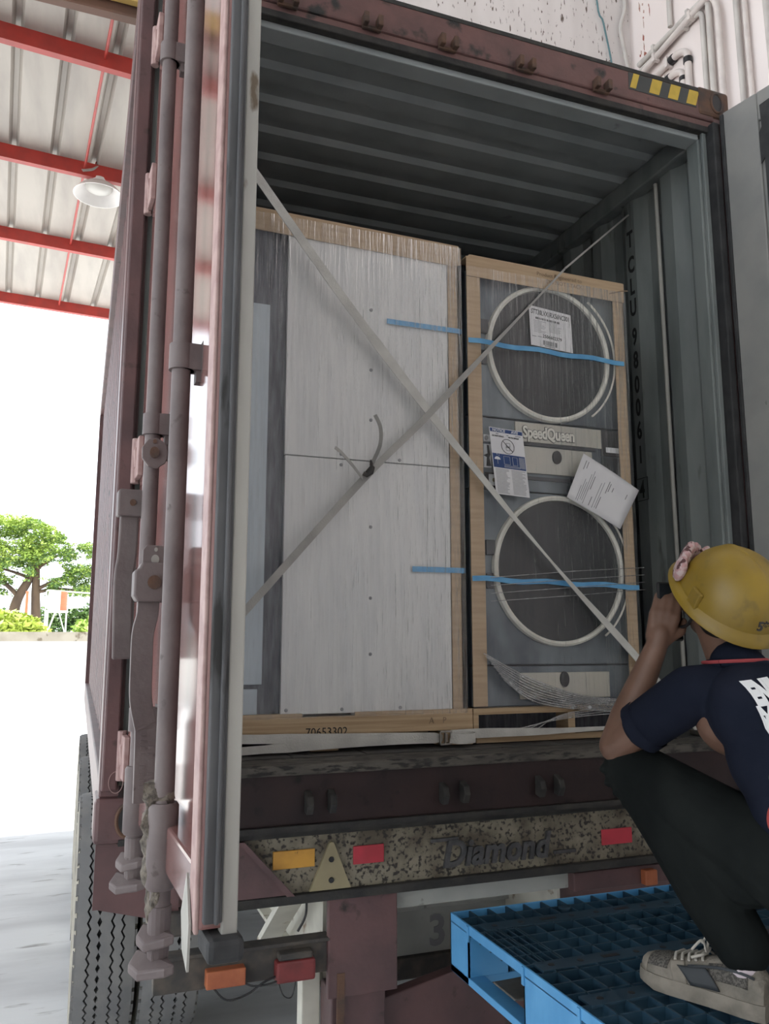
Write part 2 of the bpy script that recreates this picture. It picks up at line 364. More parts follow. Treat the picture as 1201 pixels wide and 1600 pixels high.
# canopy roof, turned by 4.9 degrees
ca = R(4.9); CX_ = Vector((math.cos(ca), math.sin(ca), 0)); CY_ = Vector((-math.sin(ca), math.cos(ca), 0)); C0 = Vector((-.82, 4.74, 0))
cp = lambda a, b, z: C0 + CX_*a + CY_*b + Vector((0, 0, z))
roof = MB(); per = .335; prof = [(0,0),(.045,0),(.07,.05),(.105,.05),(.13,0)]
xs = []
a = -12.0
while a < 6.4:
    xs += [(a+p[0]-.18, p[1]) for p in prof]; a += per
vs = []; nb = 2
for b_ in (-2.55, 3.62):
    vs += [cp(x, b_, 6.06+h) for x, h in xs]
n_ = len(xs); roof.add(vs, [(i, i+1, n_+i+1, n_+i) for i in range(n_-1)])
canopy = struct(roof.build('ceiling', 'roof_sheet'), 'ribbed metal canopy roof over the yard')
so = canopy.modifiers.new('thickness', 'SOLIDIFY'); so.thickness = .004; so.offset = 1
for i, b_ in enumerate((-1.54, .02, 1.62, 3.42)):
    pm = MB(); Lx = 12
    for (y0, y1, z0, z1) in ((-.03,.03,5.93,5.945), (-.03,-.018,5.945,6.045), (-.03,.03,6.045,6.06), (.018,.03,5.945,5.965), (.018,.03,6.025,6.045)):
        pm.obox(cp(-2.9, b_+(y0+y1)/2, (z0+z1)/2), CX_, CY_, (0,0,1), 9.2, (y1-y0)/2, (z1-z0)/2)
    pm.build('purlin', 'purlin_red', canopy)
for a_ in (.56, -3.0):
    MB().tube([cp(a_, -2.2, 6.0), cp(a_, 3.4, 6.0)], .011, 8).build('sag_rod', 'purlin_red', canopy)

# far canopy columns stay out of view; lamp under the second purlin
lp = thing('pendant_lamp', (-.13, 4.84, 6.0), 'white dish shaped pendant lamp hanging under the red purlins', 'lamp')
MB().lathe([(.03,.17),(.06,.16),(.07,.125),(.10,.11),(.17,.06),(.212,.01),(.222,-.004),(.214,-.004),(.165,.048),(.095,.095),(.0,.10)], (-.13, 4.84, 5.79), n=40).build('lamp_shade', 'lamp_white', lp, 35)
MB().lathe([(.0,.02),(.06,.018),(.115,.05),(.125,.085),(.0,.1)], (-.13, 4.84, 5.80), n=28).build('bulb_cover', 'lamp_bowl', lp, 50)
MB().lathe([(0,.3),(.018,.3),(.02,.26),(.045,.24),(.05,.2),(0,.2)], (-.13, 4.84, 5.78), n=18).build('lamp_cap', 'lamp_bowl', lp, 35)
MB().tube(bent([(-.17,4.80,5.96),(-.17,4.8,6.10),(-.10,4.86,6.10)], .03), .006, 6).tube([(-.14,4.84,6.0),(-.13,4.84,6.06)], .005, 6).build('hook', 'purlin_red', lp)
MB().strip(smoothpath([(-.28,4.76,5.96),(-.2,4.78,6.0),(-.15,4.80,6.07),(-.13,4.86,6.1)]), .035, .004, (0,-1,.5)).build('hanger_strap', 'cream_edge', lp)

# conduits on the right wall
CXW = 3.69
def conduit(pts, r, mt, label, nm='wall_conduit', tape=None):
    o = thing(nm, pts[0], label, 'conduit', 'conduits on the pinkish wall')
    MB().tube(bent(pts, .07), r, 10).build('pipe', mt, o, 60)
    for p in (tape or []):
        MB().tube(p, r*1.25, 10).build('tape_band', 'black', o, 60)
    c = MB()
    for i in range(len(pts)-1):
        a, b = Vector(pts[i]), Vector(pts[i+1])
        if (b-a).length > .35:
            for t in (.25, .75): 
                q = a.lerp(b, t); d = (b-a).normalized(); c.obox(q, d, (1,0,0), d.cross(Vector((1,0,0))), .012, r*1.15, r*1.5)
    if c.v: singles(c, 'saddle', mt, o)
    return o
X = CXW
conduit([(X, 2.0, 6.08), (X, 1.27, 6.08), (X, 1.27, 2.0)], .021, 'conduit', 'upper outer grey conduit with rounded bend over the container corner')
conduit([(X, 1.98, 6.02), (X, 1.33, 6.02), (X, 1.33, 2.0)], .019, 'conduit', 'inner grey conduit just beneath the outermost bent conduit')
conduit([(X-.02, 1.98, 5.965), (X-.02, 1.22, 6.05), (X-.02, 1.17, 5.9), (X-.02, 1.17, 2.0)], .022, 'conduit_pvc', 'thick pale conduit nearest the container corner bend')
conduit([(X, 2.0, 5.86), (X, 1.57, 5.87), (X, 1.49, 5.82), (X, 1.49, 2.0)], .025, 'conduit_pvc', 'short pale pipe with black tape, upper of the taped pair', tape=[[(X,1.66,5.868),(X,1.62,5.869)], [(X,1.49,5.77),(X,1.49,5.73)]])
conduit([(X, 2.0, 5.75), (X, 1.62, 5.75), (X, 1.545, 5.70), (X, 1.545, 2.0)], .023, 'conduit_pvc', 'short pale pipe with black tape, lower of the taped pair', tape=[[(X,1.71,5.75),(X,1.67,5.75)], [(X,1.545,5.66),(X,1.545,5.63)]])
conduit([(X, 1.64, 9.0), (X, 1.64, 6.13)], .018, 'conduit', 'single grey conduit dropping onto the bent conduits')
conduit([(X, 1.06, 9.0), (X, 1.03, 5.6), (X, 1.0, 2.0)], .020, 'conduit', 'straight grey conduit right of the bent conduits, leftmost of two', )
conduit([(X, .98, 9.0), (X, .965, 5.6), (X, .93, 2.0)], .017, 'conduit_pvc', 'straight pale conduit touching the straight grey one')
conduit([(X, .86, 9.0), (X, .80, 5.6), (X, .75, 2.0)], .021, 'conduit', 'rightmost straight grey conduit above the open door')
cb = thing('wall_cable', (3.2, 2.1, 5.9), 'dark grey pipe bending down the speckled wall corner', 'cable')
MB().tube(bent([(3.66, 2.09, 9.0), (3.66, 2.09, 6.62), (3.60, 2.09, 6.45), (3.68, 2.09, 6.0), (3.70, 2.09, 5.6)], .06), .016, 8).build('pipe', 'conduit', cb, 60)
cb = thing('wall_cable', (3.2, 2.1, 5.9), 'thin teal cable hanging on the speckled wall', 'cable')
MB().tube(smoothpath([(3.38,2.1,9.0),(3.40,2.1,6.8),(3.46,2.1,6.45),(3.52,2.1,6.1),(3.56,2.1,5.6)]), .007, 6).build('cable', 'cable_teal', cb, 60)

# ================================================================== THE CONTAINER
CT = thing('shipping_container', (1.24, 0, 1.17), 'maroon high cube shipping container with grey interior and both doors open', 'container')
WX = 2.48; LEN = 6.06; FZ = 1.37; HZ = 3.96; TZ = 4.15
# side walls: outer maroon sheet and inner grey sheet
def corr(y0, y1, per=.278, dep=.036):
    pts = []; y = y0
    while y < y1-.001:
        for dy, h in ((0,0),(.072,0),(.14,1),(.21,1)):
            if y+dy < y1: pts.append((y+dy, h*dep))
        y += per
    pts.append((y1, 0)); return [p for p in pts if p[0] >= .1]
cr = corr(-.016, LEN-.1); n_ = len(cr)
def sidewall(xin, sgn, nm):
    b = MB(); z0, z1 = 1.33, 4.0
    for off, mi in ((0, 1), (.006, 0)):
        vs = [(xin+sgn*(h+off), y, z) for z in (z0, z1) for y, h in cr]
        b.add(vs, [(i, i+1, n_+i+1, n_+i) for i in range(n_-1)], mi)
    return b.build(nm, ['maroon', 'grey_in'], CT)
sidewall(2.405, 1, 'side_wall'); sidewall(.075, -1, 'side_wall')
# roof, corrugated across
b = MB(); pts = []; y = .16
while y < LEN-.1:
    for dy, h in ((0,0),(.09,0),(.11,.022),(.185,.022)): pts.append((y+dy, h))
    y += .209
for off, mi in ((0, 1), (.006, 0)):
    vs = [(x, yy, 4.03+h+off) for x in (.06, WX-.06) for yy, h in pts]; k = len(pts)
    b.add(vs, [(i, i+1, k+i+1, k+i) for i in range(k-1)], mi)
b.build('roof', ['maroon', 'grey_roof'], CT)
MB().box(.06, .10, 3.985, WX-.06, .17, 4.035).build('roof_header_plate', 'grey_roof', CT)
for x0, x1 in ((.045, .115), (2.365, 2.435)):
    MB().box(x0, .1, 3.93, x1, LEN-.1, 4.03).build('top_rail', ['grey_in'], CT, bevel=.008)
for x0, x1 in ((.0, .06), (2.42, WX)):
    MB().box(x0, .1, 4.0, x1, LEN-.1, 4.10).build('outer_top_rail', 'maroon', CT, bevel=.006)
    MB().box(x0, .1, 1.19, x1, LEN-.1, 1.34).build('bottom_rail', 'maroon', CT, bevel=.006)
MB().box(.06, LEN-.1, 1.3, WX-.06, LEN-.06, 4.05).build('end_wall', 'maroon', CT)
for x0, x1 in ((0, .06), (WX-.06, WX)):
    MB().box(x0, LEN-.15, 1.3, x1, LEN, 4.03).build('corner_post', 'maroon', CT)
# rear corner posts: outer maroon channel with inner grey J-bar
MB().box(0, 0, 1.3, .06, .11, 4.06).box(.005, -.022, 1.32, .05, 0, 4.0).build('corner_post', 'maroon', CT, bevel=.006)
MB().box(WX-.055, 0, 1.3, WX, .11, 4.06).box(WX-.045, -.02, 1.32, WX-.005, 0, 4.0).build('corner_post', 'maroon', CT, bevel=.006)
tag(MB().box(2.36, .03, 1.37, 2.424, .10, 3.985).box(2.372, .012, 1.37, 2.395, .03, 3.985).build('post_lining', 'grey_in', CT, bevel=.004), 'grey inner face of the right hand post')
MB().box(.056, .03, 1.37, .12, .10, 3.985).build('post_lining', 'grey_in', CT, bevel=.004)
MB().box(2.397, -.03, 1.35, 2.432, .03, 3.99).build('post_seal', 'rubber', CT, bevel=.006)
# header
MB().box(.05, -.005, 4.01, WX-.05, .10, TZ).box(.05, .0, 3.975, WX-.05, .03, 4.01).build('door_header', 'header', CT, bevel=.008)
MB().box(.05, -.007, 4.138, WX-.12, .11, 4.156).build('header_cap', 'chipped_dark', CT)
MB().box(.06, .0, 3.955, WX-.08, .10, 3.985).build('header_drip', 'chipped_dark', CT, bevel=.004)
MB().box(.06, .03, 3.93, WX-.1, .11, 3.957).build('header_lip', 'grey_roof', CT, bevel=.004)
def casting(x0, x1, y0, z0, z1, mt='rust'):
    b = MB().box(x0, y0, z0, x1, y0+.17, z1); o = b.build('corner_casting', mt, CT, bevel=.014)
    h = MB(); cx, cz = (x0+x1)/2+.012, (z0+z1)/2
    prof = [(0, .0), (.020, .0), (.026, .001), (.031, -.004), (.036, -.004), (.036, .004), (.0, .004)]
    ring = []; 
    for i in range(24):
        a = 2*math.pi*i/24; ring.append((cx+.026*math.cos(a), y0-.002, cz+.040*math.sin(a)))
    h.prism(ring, (0, .004, 0)); h.build('casting_hole', 'black', o)
    rm = MB(); rm.tube([(cx+.030*math.cos(2*math.pi*i/24), y0-.001, cz+.045*math.sin(2*math.pi*i/24)) for i in range(25)], .006, 6, cap=False)
    rm.build('casting_hole_rim', 'rust', o, 50)
casting(2.345, 2.515, -.012, 4.03, 4.165); casting(-.01, .16, -.012, 4.03, 4.165)
casting(2.345, 2.5, -.008, 1.17, 1.30, 'maroon'); casting(-.01, .15, -.008, 1.17, 1.30, 'maroon')
# hazard stripes on the header
zt, zb = 4.135, 4.065; hy = -.0065
MB().box(1.98, hy, zb-.008, 2.335, -.004, zt).build('hazard_backing', 'hazard_black', CT)
for i in range(4):
    x0 = 1.985+i*.098; w = .052 if i else .03; sk = .022
    MB().prism([(x0, hy-.001, zb), (x0+w, hy-.001, zb), (x0+w+sk, hy-.001, zt), (x0+sk, hy-.001, zt)], (0, .002, 0)).build('hazard_stripe', 'hazard_yellow', CT)
# cam keepers on header and sill
for x in (.5, .82, 1.13, 1.47, 1.83):
    k = MB(); k.box(x-.035, -.045, 4.0, x-.015, -.005, 4.045).box(x+.02, -.045, 4.0, x+.04, -.005, 4.045).box(x-.035, -.02, 3.995, x+.04, -.005, 4.01)
    singles(k, 'cam_keeper', 'rust', CT, .004)
# sill and threshold
MB().box(.05, 0, 1.18, WX-.05, .14, 1.345).build('door_sill', 'sill_maroon', CT, bevel=.006)
MB().box(.05, -.008, 1.332, WX-.05, .12, 1.366).build('threshold_plate', 'threshold', CT, bevel=.005)
MB().box(.06, -.012, 1.165, WX-.06, .12, 1.182).build('sill_flange', 'chipped_dark', CT)
for x in (.655, 1.115, 1.48, 1.9):
    k = MB()
    for dx in (-.045, .03):
        k.prism([(x+dx, 0, 1.285), (x+dx, -.035, 1.27), (x+dx, -.045, 1.245), (x+dx, -.03, 1.215), (x+dx, 0, 1.22)], (.022, 0, 0))
    singles(k, 'cam_keeper', 'chipped_dark', CT, .003)
for i in range(9):
    x0 = .085+i*.2585
    MB().box(x0, .12, 1.33, x0+.256, LEN-.1, 1.37-(.0006*(i % 3))).build('floor_plank', 'dark_floor', CT, bevel=.002)
cm = MB()
for i in range(14): cm.box(.06, .3+i*.39, 1.19, WX-.06, .345+i*.39, 1.32)
singles(cm, 'cross_member', 'maroon', CT)
# stencilled number on the inner right wall
zc = 3.735
for ch, z in zip('TCLU9800614', (3.735, 3.60, 3.485, 3.375, 3.225, 3.105, 2.98, 2.865, 2.75, 2.63, 2.46)):
    text('wall_lettering', ch, .118, (2.4035, .576, z-.04), (0, -1, 0), (0, 0, 1), 'stencil', CT, ext=.0006, sx=.60, align='CENTER', bold=.003)
bx = MB(); 
for (a, bb, c, d) in ((.533, .619, 2.405, 2.408), (.533, .619, 2.512, 2.515)): bx.box(2.4025, a, c, 2.4045, bb, d)
for (a, bb) in ((.533, .536), (.616, .619)): bx.box(2.4025, a, 2.405, 2.4045, bb, 2.515)
bx.build('lettering_frame', 'stencil', CT)
# vertical lashing rod on the right wall and a folded seam at the roof
MB().tube([(2.385, .335, 1.4), (2.385, .345, 3.9)], .010, 8).build('lashing_bar', 'cream_edge', CT, 60)

MB().tube([(.045+.020*math.cos(2*math.pi*i/24), -.024, 1.345+.030*math.sin(2*math.pi*i/24)) for i in range(25)], .0012, 5, cap=False).build('chalk_mark', 'hinge_pink', CT)
# ---- left door
DA = R(2.8); DH = Vector((.07, -.05, 0)); DD = Vector((math.sin(DA), -math.cos(DA), 0)); DN = Vector((-math.cos(DA), -math.sin(DA), 0))
UZ = Vector((0, 0, 1))
def D(u, w, z): return DH + DD*u + DN*w + UZ*z
def dbox(b, u0, u1, w0, w1, z0, z1, mi=0):
    return b.obox(D((u0+u1)/2, (w0+w1)/2, (z0+z1)/2), DD, DN, UZ, (u1-u0)/2, (w1-w0)/2, (z1-z0)/2, mi)
DZ0, DZ1, DL = 1.292, 3.99, 1.13
b = MB()
dbox(b, .0, .075, -.055, 0, DZ0, DZ1); dbox(b, DL-.07, DL, -.055, 0, DZ0, DZ1)
dbox(b, .075, DL-.07, -.055, 0, DZ0, DZ0+.09); dbox(b, .075, DL-.07, -.055, 0, DZ1-.09, DZ1)
door = b.build('door', 'maroon_door', CT, bevel=.006); door['label'] = 'left hand container door with lock rods, seen edge on'
b = MB(); us = [(.075,-.036),(.30,-.037),(.60,-.035),(.85,-.037),(DL-.07,-.036)]
k = len(us)
for off in (0, -.006):
    b.add([D(u, w+off, z) for z in (DZ0+.09, DZ1-.09) for u, w in us], [(i, i+1, k+i+1, k+i) for i in range(k-1)], 0 if off == 0 else 1)
b.build('door_panel', ['maroon_door', 'grey_door'], door)
b = MB(); dbox(b, DL-.012, DL+.012, -.036, -.006, DZ0+.012, DZ1); dbox(b, DL-.02, DL+.02, -.030, -.022, DZ0+.012, DZ1)
b.build('gasket', 'gasket', door, bevel=.003)
b = MB(); dbox(b, DL-.02, DL+.008, -.062, -.036, DZ0-.012, DZ1); b.build('edge_strip', 'cream_edge', door, bevel=.003)
b = MB(); dbox(b, DL-.05, DL-.001, -.002, .006, DZ0-.005, DZ1); b.build('edge_flange', 'hinge_pink', door, bevel=.003)  # maroon flange; the pale pink puts reflected light into its colour
b = MB(); dbox(b, -.02, .01, -.05, -.012, DZ0, DZ1); b.build('hinge_seal', 'rubber', door)
for z in (3.70, 3.17, 2.29, 1.42):                  # hinges
    b = MB(); dbox(b, -.02, .07, .0, .016, z-.06, z+.06); b.tube([D(-.022, .012, z-.07), D(-.022, .012, z+.07)], .014, 10)
    b.prism([D(-.03, .0, z-.035), D(-.03, .018, z-.025), D(-.03, .022, z+.03), D(-.03, .0, z+.05)], DD*.05)
    b.build('hinge', 'hinge_pink', door, bevel=.003)
RR = .0205
def rod(u, brs, sleeve, camz):
    MB().tube([D(u, .004, camz+.05), D(u, .004, 4.02)], RR, 20).build('lock_rod', 'maroon_dusty', door, 60)
    for z in brs:
        b = MB(); b.tube([D(u, .004, z-.029), D(u, .004, z+.029)], RR+.007, 20)
        dbox(b, u-.016, u+.024, -.040, .004, z-.029, z+.029); dbox(b, u-.024, u+.03, -.046, -.036, z-.036, z+.036)
        dbox(b, u-.012, u+.016, -.038, -.026, z-.055, z-.029)
        b.build('rod_bracket', 'maroon_dusty', door, 40)
    z1, z0 = sleeve
    MB().tube([D(u, .004, z0), D(u, .004, z0+.006), D(u, .004, z1-.006), D(u, .004, z1)], [RR+.006, RR+.010, RR+.010, RR+.006], 20).build('rod_sleeve', 'maroon_dusty', door, 50)
    b = MB()
    b.tube([D(u, .004, camz+.13), D(u, .004, camz+.045), D(u, .004, camz+.02)], [RR+.003, RR+.001, RR-.002], 16)
    for zz, s_ in ((camz+.05, .9), (camz, 1.15)):
        b.prism([D(u-.02*s_, -.01, zz+.016), D(u-.035*s_, .035*s_, zz+.022), D(u-.01, .052*s_, zz+.006), D(u+.025, .04*s_, zz+.0), D(u+.05*s_, .0, zz+.012), D(u+.05*s_, -.02, zz+.016)], UZ*.018)
    dbox(b, u-.012, u+.018, -.008, .02, camz, camz+.07)
    b.build('cam', 'maroon_dusty', door, bevel=.004)
U1, U2 = .30, .755
rod(U1, (3.44, 2.325, 1.55), (1.435, 1.27), 1.135)
rod(U2, (3.35, 2.365), (1.425, 1.26), 1.10)
def plate(b, u0, u1, pts): return b.prism([D(u0, w, z) for w, z in pts], DD*(u1-u0))
def circ(w, z, rw, rz, n=16, ph=0): return [(w+rw*math.cos(2*math.pi*i/n+ph), z+rz*math.sin(2*math.pi*i/n+ph)) for i in range(n)]
# round seal plate and key plate, flat towards the free edge
plate(MB(), .34, .35, circ(.002, 2.238, .035, .042, 9, .3)).build('seal_plate', 'maroon_dusty', door, bevel=.002)
plate(MB(), .35, .357, circ(.004, 2.238, .012, .015)).build('plate_rivet', 'rust', door); plate(MB(), .35, .354, circ(.004, 2.268, .005, .006, 10)).build('plate_rivet', 'rust', door)
plate(MB(), .34, .347, [(-.038,2.22),(-.038,2.262),(-.02,2.262),(-.02,2.22)]).build('seal_plate', 'maroon_dusty', door)
plate(MB(), .575, .583, [(-.004,1.90),(-.004,1.958),(.004,1.967),(.040,1.967),(.048,1.955),(.048,1.90)]).build('key_plate', 'maroon_dusty', door, bevel=.002)
plate(MB(), .583, .5845, circ(.020, 1.934, .009, .011)).build('key_hole', 'cream_edge', door); plate(MB(), .583, .5845, circ(.019, 1.957, .004, .005, 10)).build('key_hole', 'cream_edge', door)
# handles with their hub boxes, broad side to the free edge
plate(MB(), .22, .27, [(.004,2.078),(.004,2.14),(.012,2.151),(.078,2.151),(.082,2.145),(.082,2.078)]).build('handle_hub', 'maroon_dusty', door, bevel=.005)
plate(MB(), .27, .274, circ(.044, 2.114, .008, .009)).build('hub_rivet', 'rust', door)
MB().strip(smoothpath([D(.245,.048,2.11), D(.245,.050,1.98), D(.245,.056,1.90), D(.24,.050,1.70)], 5), .050, .014, DD).build('handle', 'maroon_dusty', door, bevel=.005)
plate(MB(), .545, .60, [(-.012,1.836),(-.012,1.905),(-.004,1.912),(.0,1.926),(.050,1.926),(.056,1.912),(.066,1.905),(.066,1.85),(.058,1.836)]).build('handle_hub', 'maroon_dusty', door, bevel=.005)
plate(MB(), .60, .606, circ(.022, 1.880, .015, .016)).build('hub_rivet', 'rust', door)
hp = smoothpath([D(.57,.030,1.86), D(.57,.030,1.81), D(.575,.039,1.765), D(.58,.040,1.70), D(.58,.038,1.62), D(.575,.026,1.565), D(.57,.022,1.54), D(.57,.020,1.393)], 5)
MB().strip(hp, .048, .016, DD).build('handle', 'maroon_dusty', door, bevel=.006)
eb = MB()
for k in range(9):
    for w in (.010, .028):
        if (k*3+int(w*1000)) % 5: eb.obox(D(.5785, w, 1.54-.014*k), UZ, DN, DD, .0016+.002*((k*7) % 3)/2, .0055, .0012)
o = eb.build('embossing', 'maroon_dusty', door); o['kind'] = 'stuff'
# dusty rag caked around the bottom of the outer rod
b = MB(); n1, n2 = 26, 16
vs = []
for i in range(n1+1):
    z = 1.465-.27*i/n1
    for j in range(n2):
        a = 2*math.pi*j/n2; base = .026 if i > 3 else .024+.003*i
        rr = (base+.018*noise.noise(Vector((math.cos(a)*1.6, math.sin(a)*1.6, z*26)))+.006*noise.noise(Vector((math.cos(a)*5, math.sin(a)*5, z*70))))*(1-.35*max(0, i-18)/8)
        vs.append(D(U2-.014+rr*math.cos(a)*1.1, .012+rr*math.sin(a), z))
b.add(vs, [(i*n2+j, i*n2+(j+1) % n2, (i+1)*n2+(j+1) % n2, (i+1)*n2+j) for i in range(n1) for j in range(n2)] + [tuple(range(n2)), tuple(n1*n2+j for j in range(n2))])
tag(b.build('caked_rag', 'burlap', door, 60), 'dusty caked rag around the rod foot')
b = MB(); b.prism([D(1.06,.004,1.365), D(1.075,.006,1.36), D(1.115,.008,1.30), D(1.13,.012,1.235), D(1.105,.016,1.262), D(1.075,.014,1.31)], DN*.004)
tag(b.build('torn_flap', 'cream_edge', door), 'torn bent metal flap')
plate(MB(), .60, .606, circ(-.018, 2.05, .006, .018, 12)).build('latch_hook', 'rust', door)
b = MB(); dbox(b, DL-.06, DL+.03, -.07, -.01, DZ0-.045, DZ0-.006); b.build('seal_foot', 'rubber', door, bevel=.01)

# ---- right door, folded out past the post
EA = R(12); EH = Vector((2.438, -.045, 0)); ED = Vector((math.sin(EA), -math.cos(EA), 0)); EN = Vector((-math.cos(EA), -math.sin(EA), 0))  # EN points to the inner face
def E_(u, w, z): return EH + ED*u + EN*w + UZ*z
def ebox(b, u0, u1, w0, w1, z0, z1): return b.obox(E_((u0+u1)/2, (w0+w1)/2, (z0+z1)/2), ED, EN, UZ, (u1-u0)/2, (w1-w0)/2, (z1-z0)/2)
b = MB(); ebox(b, .0, .16, -.05, 0, 1.29, 4.03); ebox(b, 1.05, 1.13, -.05, 0, 1.29, 4.03); ebox(b, .16, 1.05, -.05, 0, 1.29, 1.42); ebox(b, .16, 1.05, -.05, 0, 3.9, 4.03)
d2 = b.build('door', 'grey_door', CT, bevel=.006); d2['label'] = 'right hand container door swung open, pale inner face'
b = MB(); ebox(b, .16, 1.05, -.045, -.012, 1.42, 3.9); b.build('door_panel', 'grey_door', d2)
b = MB(); b.prism([E_(u, .001, z) for u, z in ((.175,3.96),(.26,3.97),(.26,3.05),(.19,3.05),(.172,3.16),(.182,3.22),(.182,3.72),(.165,3.70),(.165,3.84),(.178,3.86))], EN*.006); b.build('recess_plate', 'rubber', d2)
b = MB(); ebox(b, -.012, .006, -.055, .008, 1.29, 4.02); b.build('gasket', 'rubber', d2, bevel=.004)
for z in (3.7, 2.9, 2.2, 1.5):
    b = MB(); ebox(b, -.02, .06, -.066, -.05, z-.06, z+.06); b.tube([E_(-.02, -.058, z-.07), E_(-.02, -.058, z+.07)], .013, 10); b.build('hinge', 'maroon_dusty', d2)
for u in (.3, .8):
    b = MB(); b.tube([E_(u, -.07, 1.2), E_(u, -.07, 4.02)], .02, 14); b.build('lock_rod', 'maroon_dusty', d2, 60)

# ================================================================== THE CHASSIS
CH = thing('trailer_chassis', (1.24, .05, 0), 'dirty white skeletal trailer chassis with raised lettering carrying the container', 'trailer')
MB().box(.22, .05, .965, 2.26, .20, 1.145).build('rear_beam', 'chipped', CH, bevel=.006)
MB().box(.22, .03, 1.140, 2.26, .22, 1.164).build('beam_flange', 'chipped_dark', CH, bevel=.004); MB().box(.22, .03, .94, 2.26, .22, .968).build('beam_flange', 'chipped_dark', CH, bevel=.004)
MB().prism([(.22,.045,1.14),(.41,.045,1.14),(.565,.045,.97),(.22,.045,.97)], (0,-.012,0)).prism([(.41,.045,1.14),(.565,.045,.97),(.59,.045,.97),(.43,.045,1.14)], (0,-.03,0)).build('gusset', 'maroon', CH)
MB().box(.20, -.01, .90, .40, .2, .965).build('twist_lock_housing', 'sooty', CH, bevel=.008)
MB().box(.352, -.02, .855, .372, .01, .92).tube(bent([(.385,-.005,.93),(.385,-.005,.87),(.40,-.005,.87),(.405,-.005,.90)],.01), .006, 6).build('hook', 'sooty', CH)
tag(MB().box(.525, .043, 1.044, .66, .05, 1.098).build('reflector', 'yellow_refl', CH, bevel=.002), 'yellow reflector plate')
tag(MB().box(.788, .043, 1.037, .893, .05, 1.093).build('reflector', 'red_refl', CH, bevel=.002), 'red reflector plate left of the lettering')
tag(MB().box(1.732, .043, 1.018, 1.862, .05, 1.072).build('reflector', 'red_refl', CH, bevel=.002), 'red reflector plate right of the lettering')
tp = MB().prism([(.712,.036,1.115),(.72,.036,1.112),(.778,.036,.972),(.642,.036,.972),(.706,.036,1.112)], (0,.012,0)).build('triangle_plate', 'tan_plate', CH)
for z in (1.062, 1.0): MB().lathe([(0,-.004),(.008,-.004),(.009,0),(.009,.004)], (.712,.036,z), 'y', 12).build('bolt', 'black', tp)
text('raised_lettering', 'Diamond', .118, (1.10, .046, 1.002), (1,0,0), (0,0,1), 'badge', CH, ext=.008, sx=.92, shear=.22, bold=.0035, spacing=1.0)
singles(MB().box(1.06, .040, 1.082, 1.16, .05, 1.094).box(1.53, .040, 1.006, 1.62, .05, 1.018), 'lettering_flourish', 'badge', CH, .002)
# post plate, lower post, light bar
MB().box(.705, .04, .648, .938, .062, .945).build('post_plate', 'maroon', CH, bevel=.004)
MB().box(.722, .06, .05, .905, .18, .66).build('post', 'maroon', CH, bevel=.006)
MB().box(.735, .038, .56, .76, .042, .72).build('post_scratch', 'rust', CH)
MB().box(.18, .055, .725, .715, .10, .825).box(.18, .04, .818, .715, .10, .830).build('light_bar', 'sooty', CH, bevel=.003)
tag(MB().box(.328, .02, .733, .445, .06, .783).build('side_lamp', 'lens_orange', CH, bevel=.004), 'orange lamp lens')
tag(MB().box(.537, .015, .722, .66, .06, .784).build('tail_lamp', 'lens_red', CH, bevel=.008), 'dull red tail lamp lens')
MB().box(.545, .02, .784, .652, .06, .805).build('lamp_bracket', 'sooty', CH, bevel=.006)
MB().tube(smoothpath([(.35,.03,.735),(.39,.02,.70),(.45,.02,.708),(.50,.02,.735),(.54,.03,.742)]), .003, 6).tube(smoothpath([(.44,.03,.738),(.47,.02,.728),(.52,.02,.728),(.58,.02,.742)]), .003, 6).tube(smoothpath([(.545,.03,.73),(.56,.02,.69),(.585,.02,.682),(.60,.03,.722)]), .002, 6).build('wiring', 'black', CH, 60)['kind'] = 'stuff'
MB().tube(smoothpath([(.655,.12,.93),(.65,.11,.88),(.625,.11,.835)]), .004, 6).build('cable', 'black', CH, 60)
# main rails, cross plate with number, orange marker
for x in (.74, 1.64):
    r_ = MB(); r_.box(x-.05, .20, .93, x+.05, 11.5, .945).box(x-.006, .20, .64, x+.006, 11.5, .93).box(x-.05, .20, .625, x+.05, 11.5, .64)
    r_.build('main_rail', 'pale_rail', CH)
MB().box(.66, .18, .30, .722, .24, .70).build('post', 'pale_rail', CH, bevel=.004)
MB().obox((.655,.42,.80), (.0,.8,-.55), (1,0,0), (0,.55,.8), .30, .04, .012).build('brace', 'pale_rail', CH)
MB().box(.96, .60, .46, 2.1, .63, .745).build('cross_plate', 'pale_steel', CH, bevel=.003)
MB().box(.96, .575, .448, 2.1, .64, .53).build('cross_plate_lip', 'sooty', CH, bevel=.01)
MB().box(.96, .57, .70, 2.1, .66, .745).build('cross_plate_cap', 'pale_steel', CH, bevel=.006)
text('painted_number', '3', .16, (1.285, .598, .555), (1,0,0), (0,0,1), 'ink_grey', CH, ext=.001, bold=.004)
MB().box(.94, .10, .87, 2.2, .30, .945).build('bolster', 'pale_steel', CH, bevel=.004)
MB().box(1.62, .06, .865, 2.2, .16, .93).build('bracket', 'maroon', CH, bevel=.004)
MB().box(1.66, .30, .50, 2.44, .34, .90).build('cross_panel', 'maroon', CH, bevel=.004)
tag(MB().box(1.905, .03, .866, 1.957, .07, .918).build('side_lamp', 'lens_orange', CH, bevel=.004), 'small orange marker lamp')
MB().tube([(.2, 1.62, .52), (2.3, 1.62, .52)], .07, 14).build('axle', 'sooty', CH, 60)
MB().tube([(.2, 2.92, .52), (2.3, 2.92, .52)], .07, 14).build('axle', 'sooty', CH, 60)
MB().tube([(.2, 4.22, .52), (2.3, 4.22, .52)], .07, 14).build('axle', 'sooty', CH, 60)
MB().box(.0, .02, .99, .24, .035, 1.21).prism([(.012,.02,.99),(.24,.02,.99),(.24,.02,.93)], (0,.015,0)).build('mudguard_plate', 'maroon', CH)
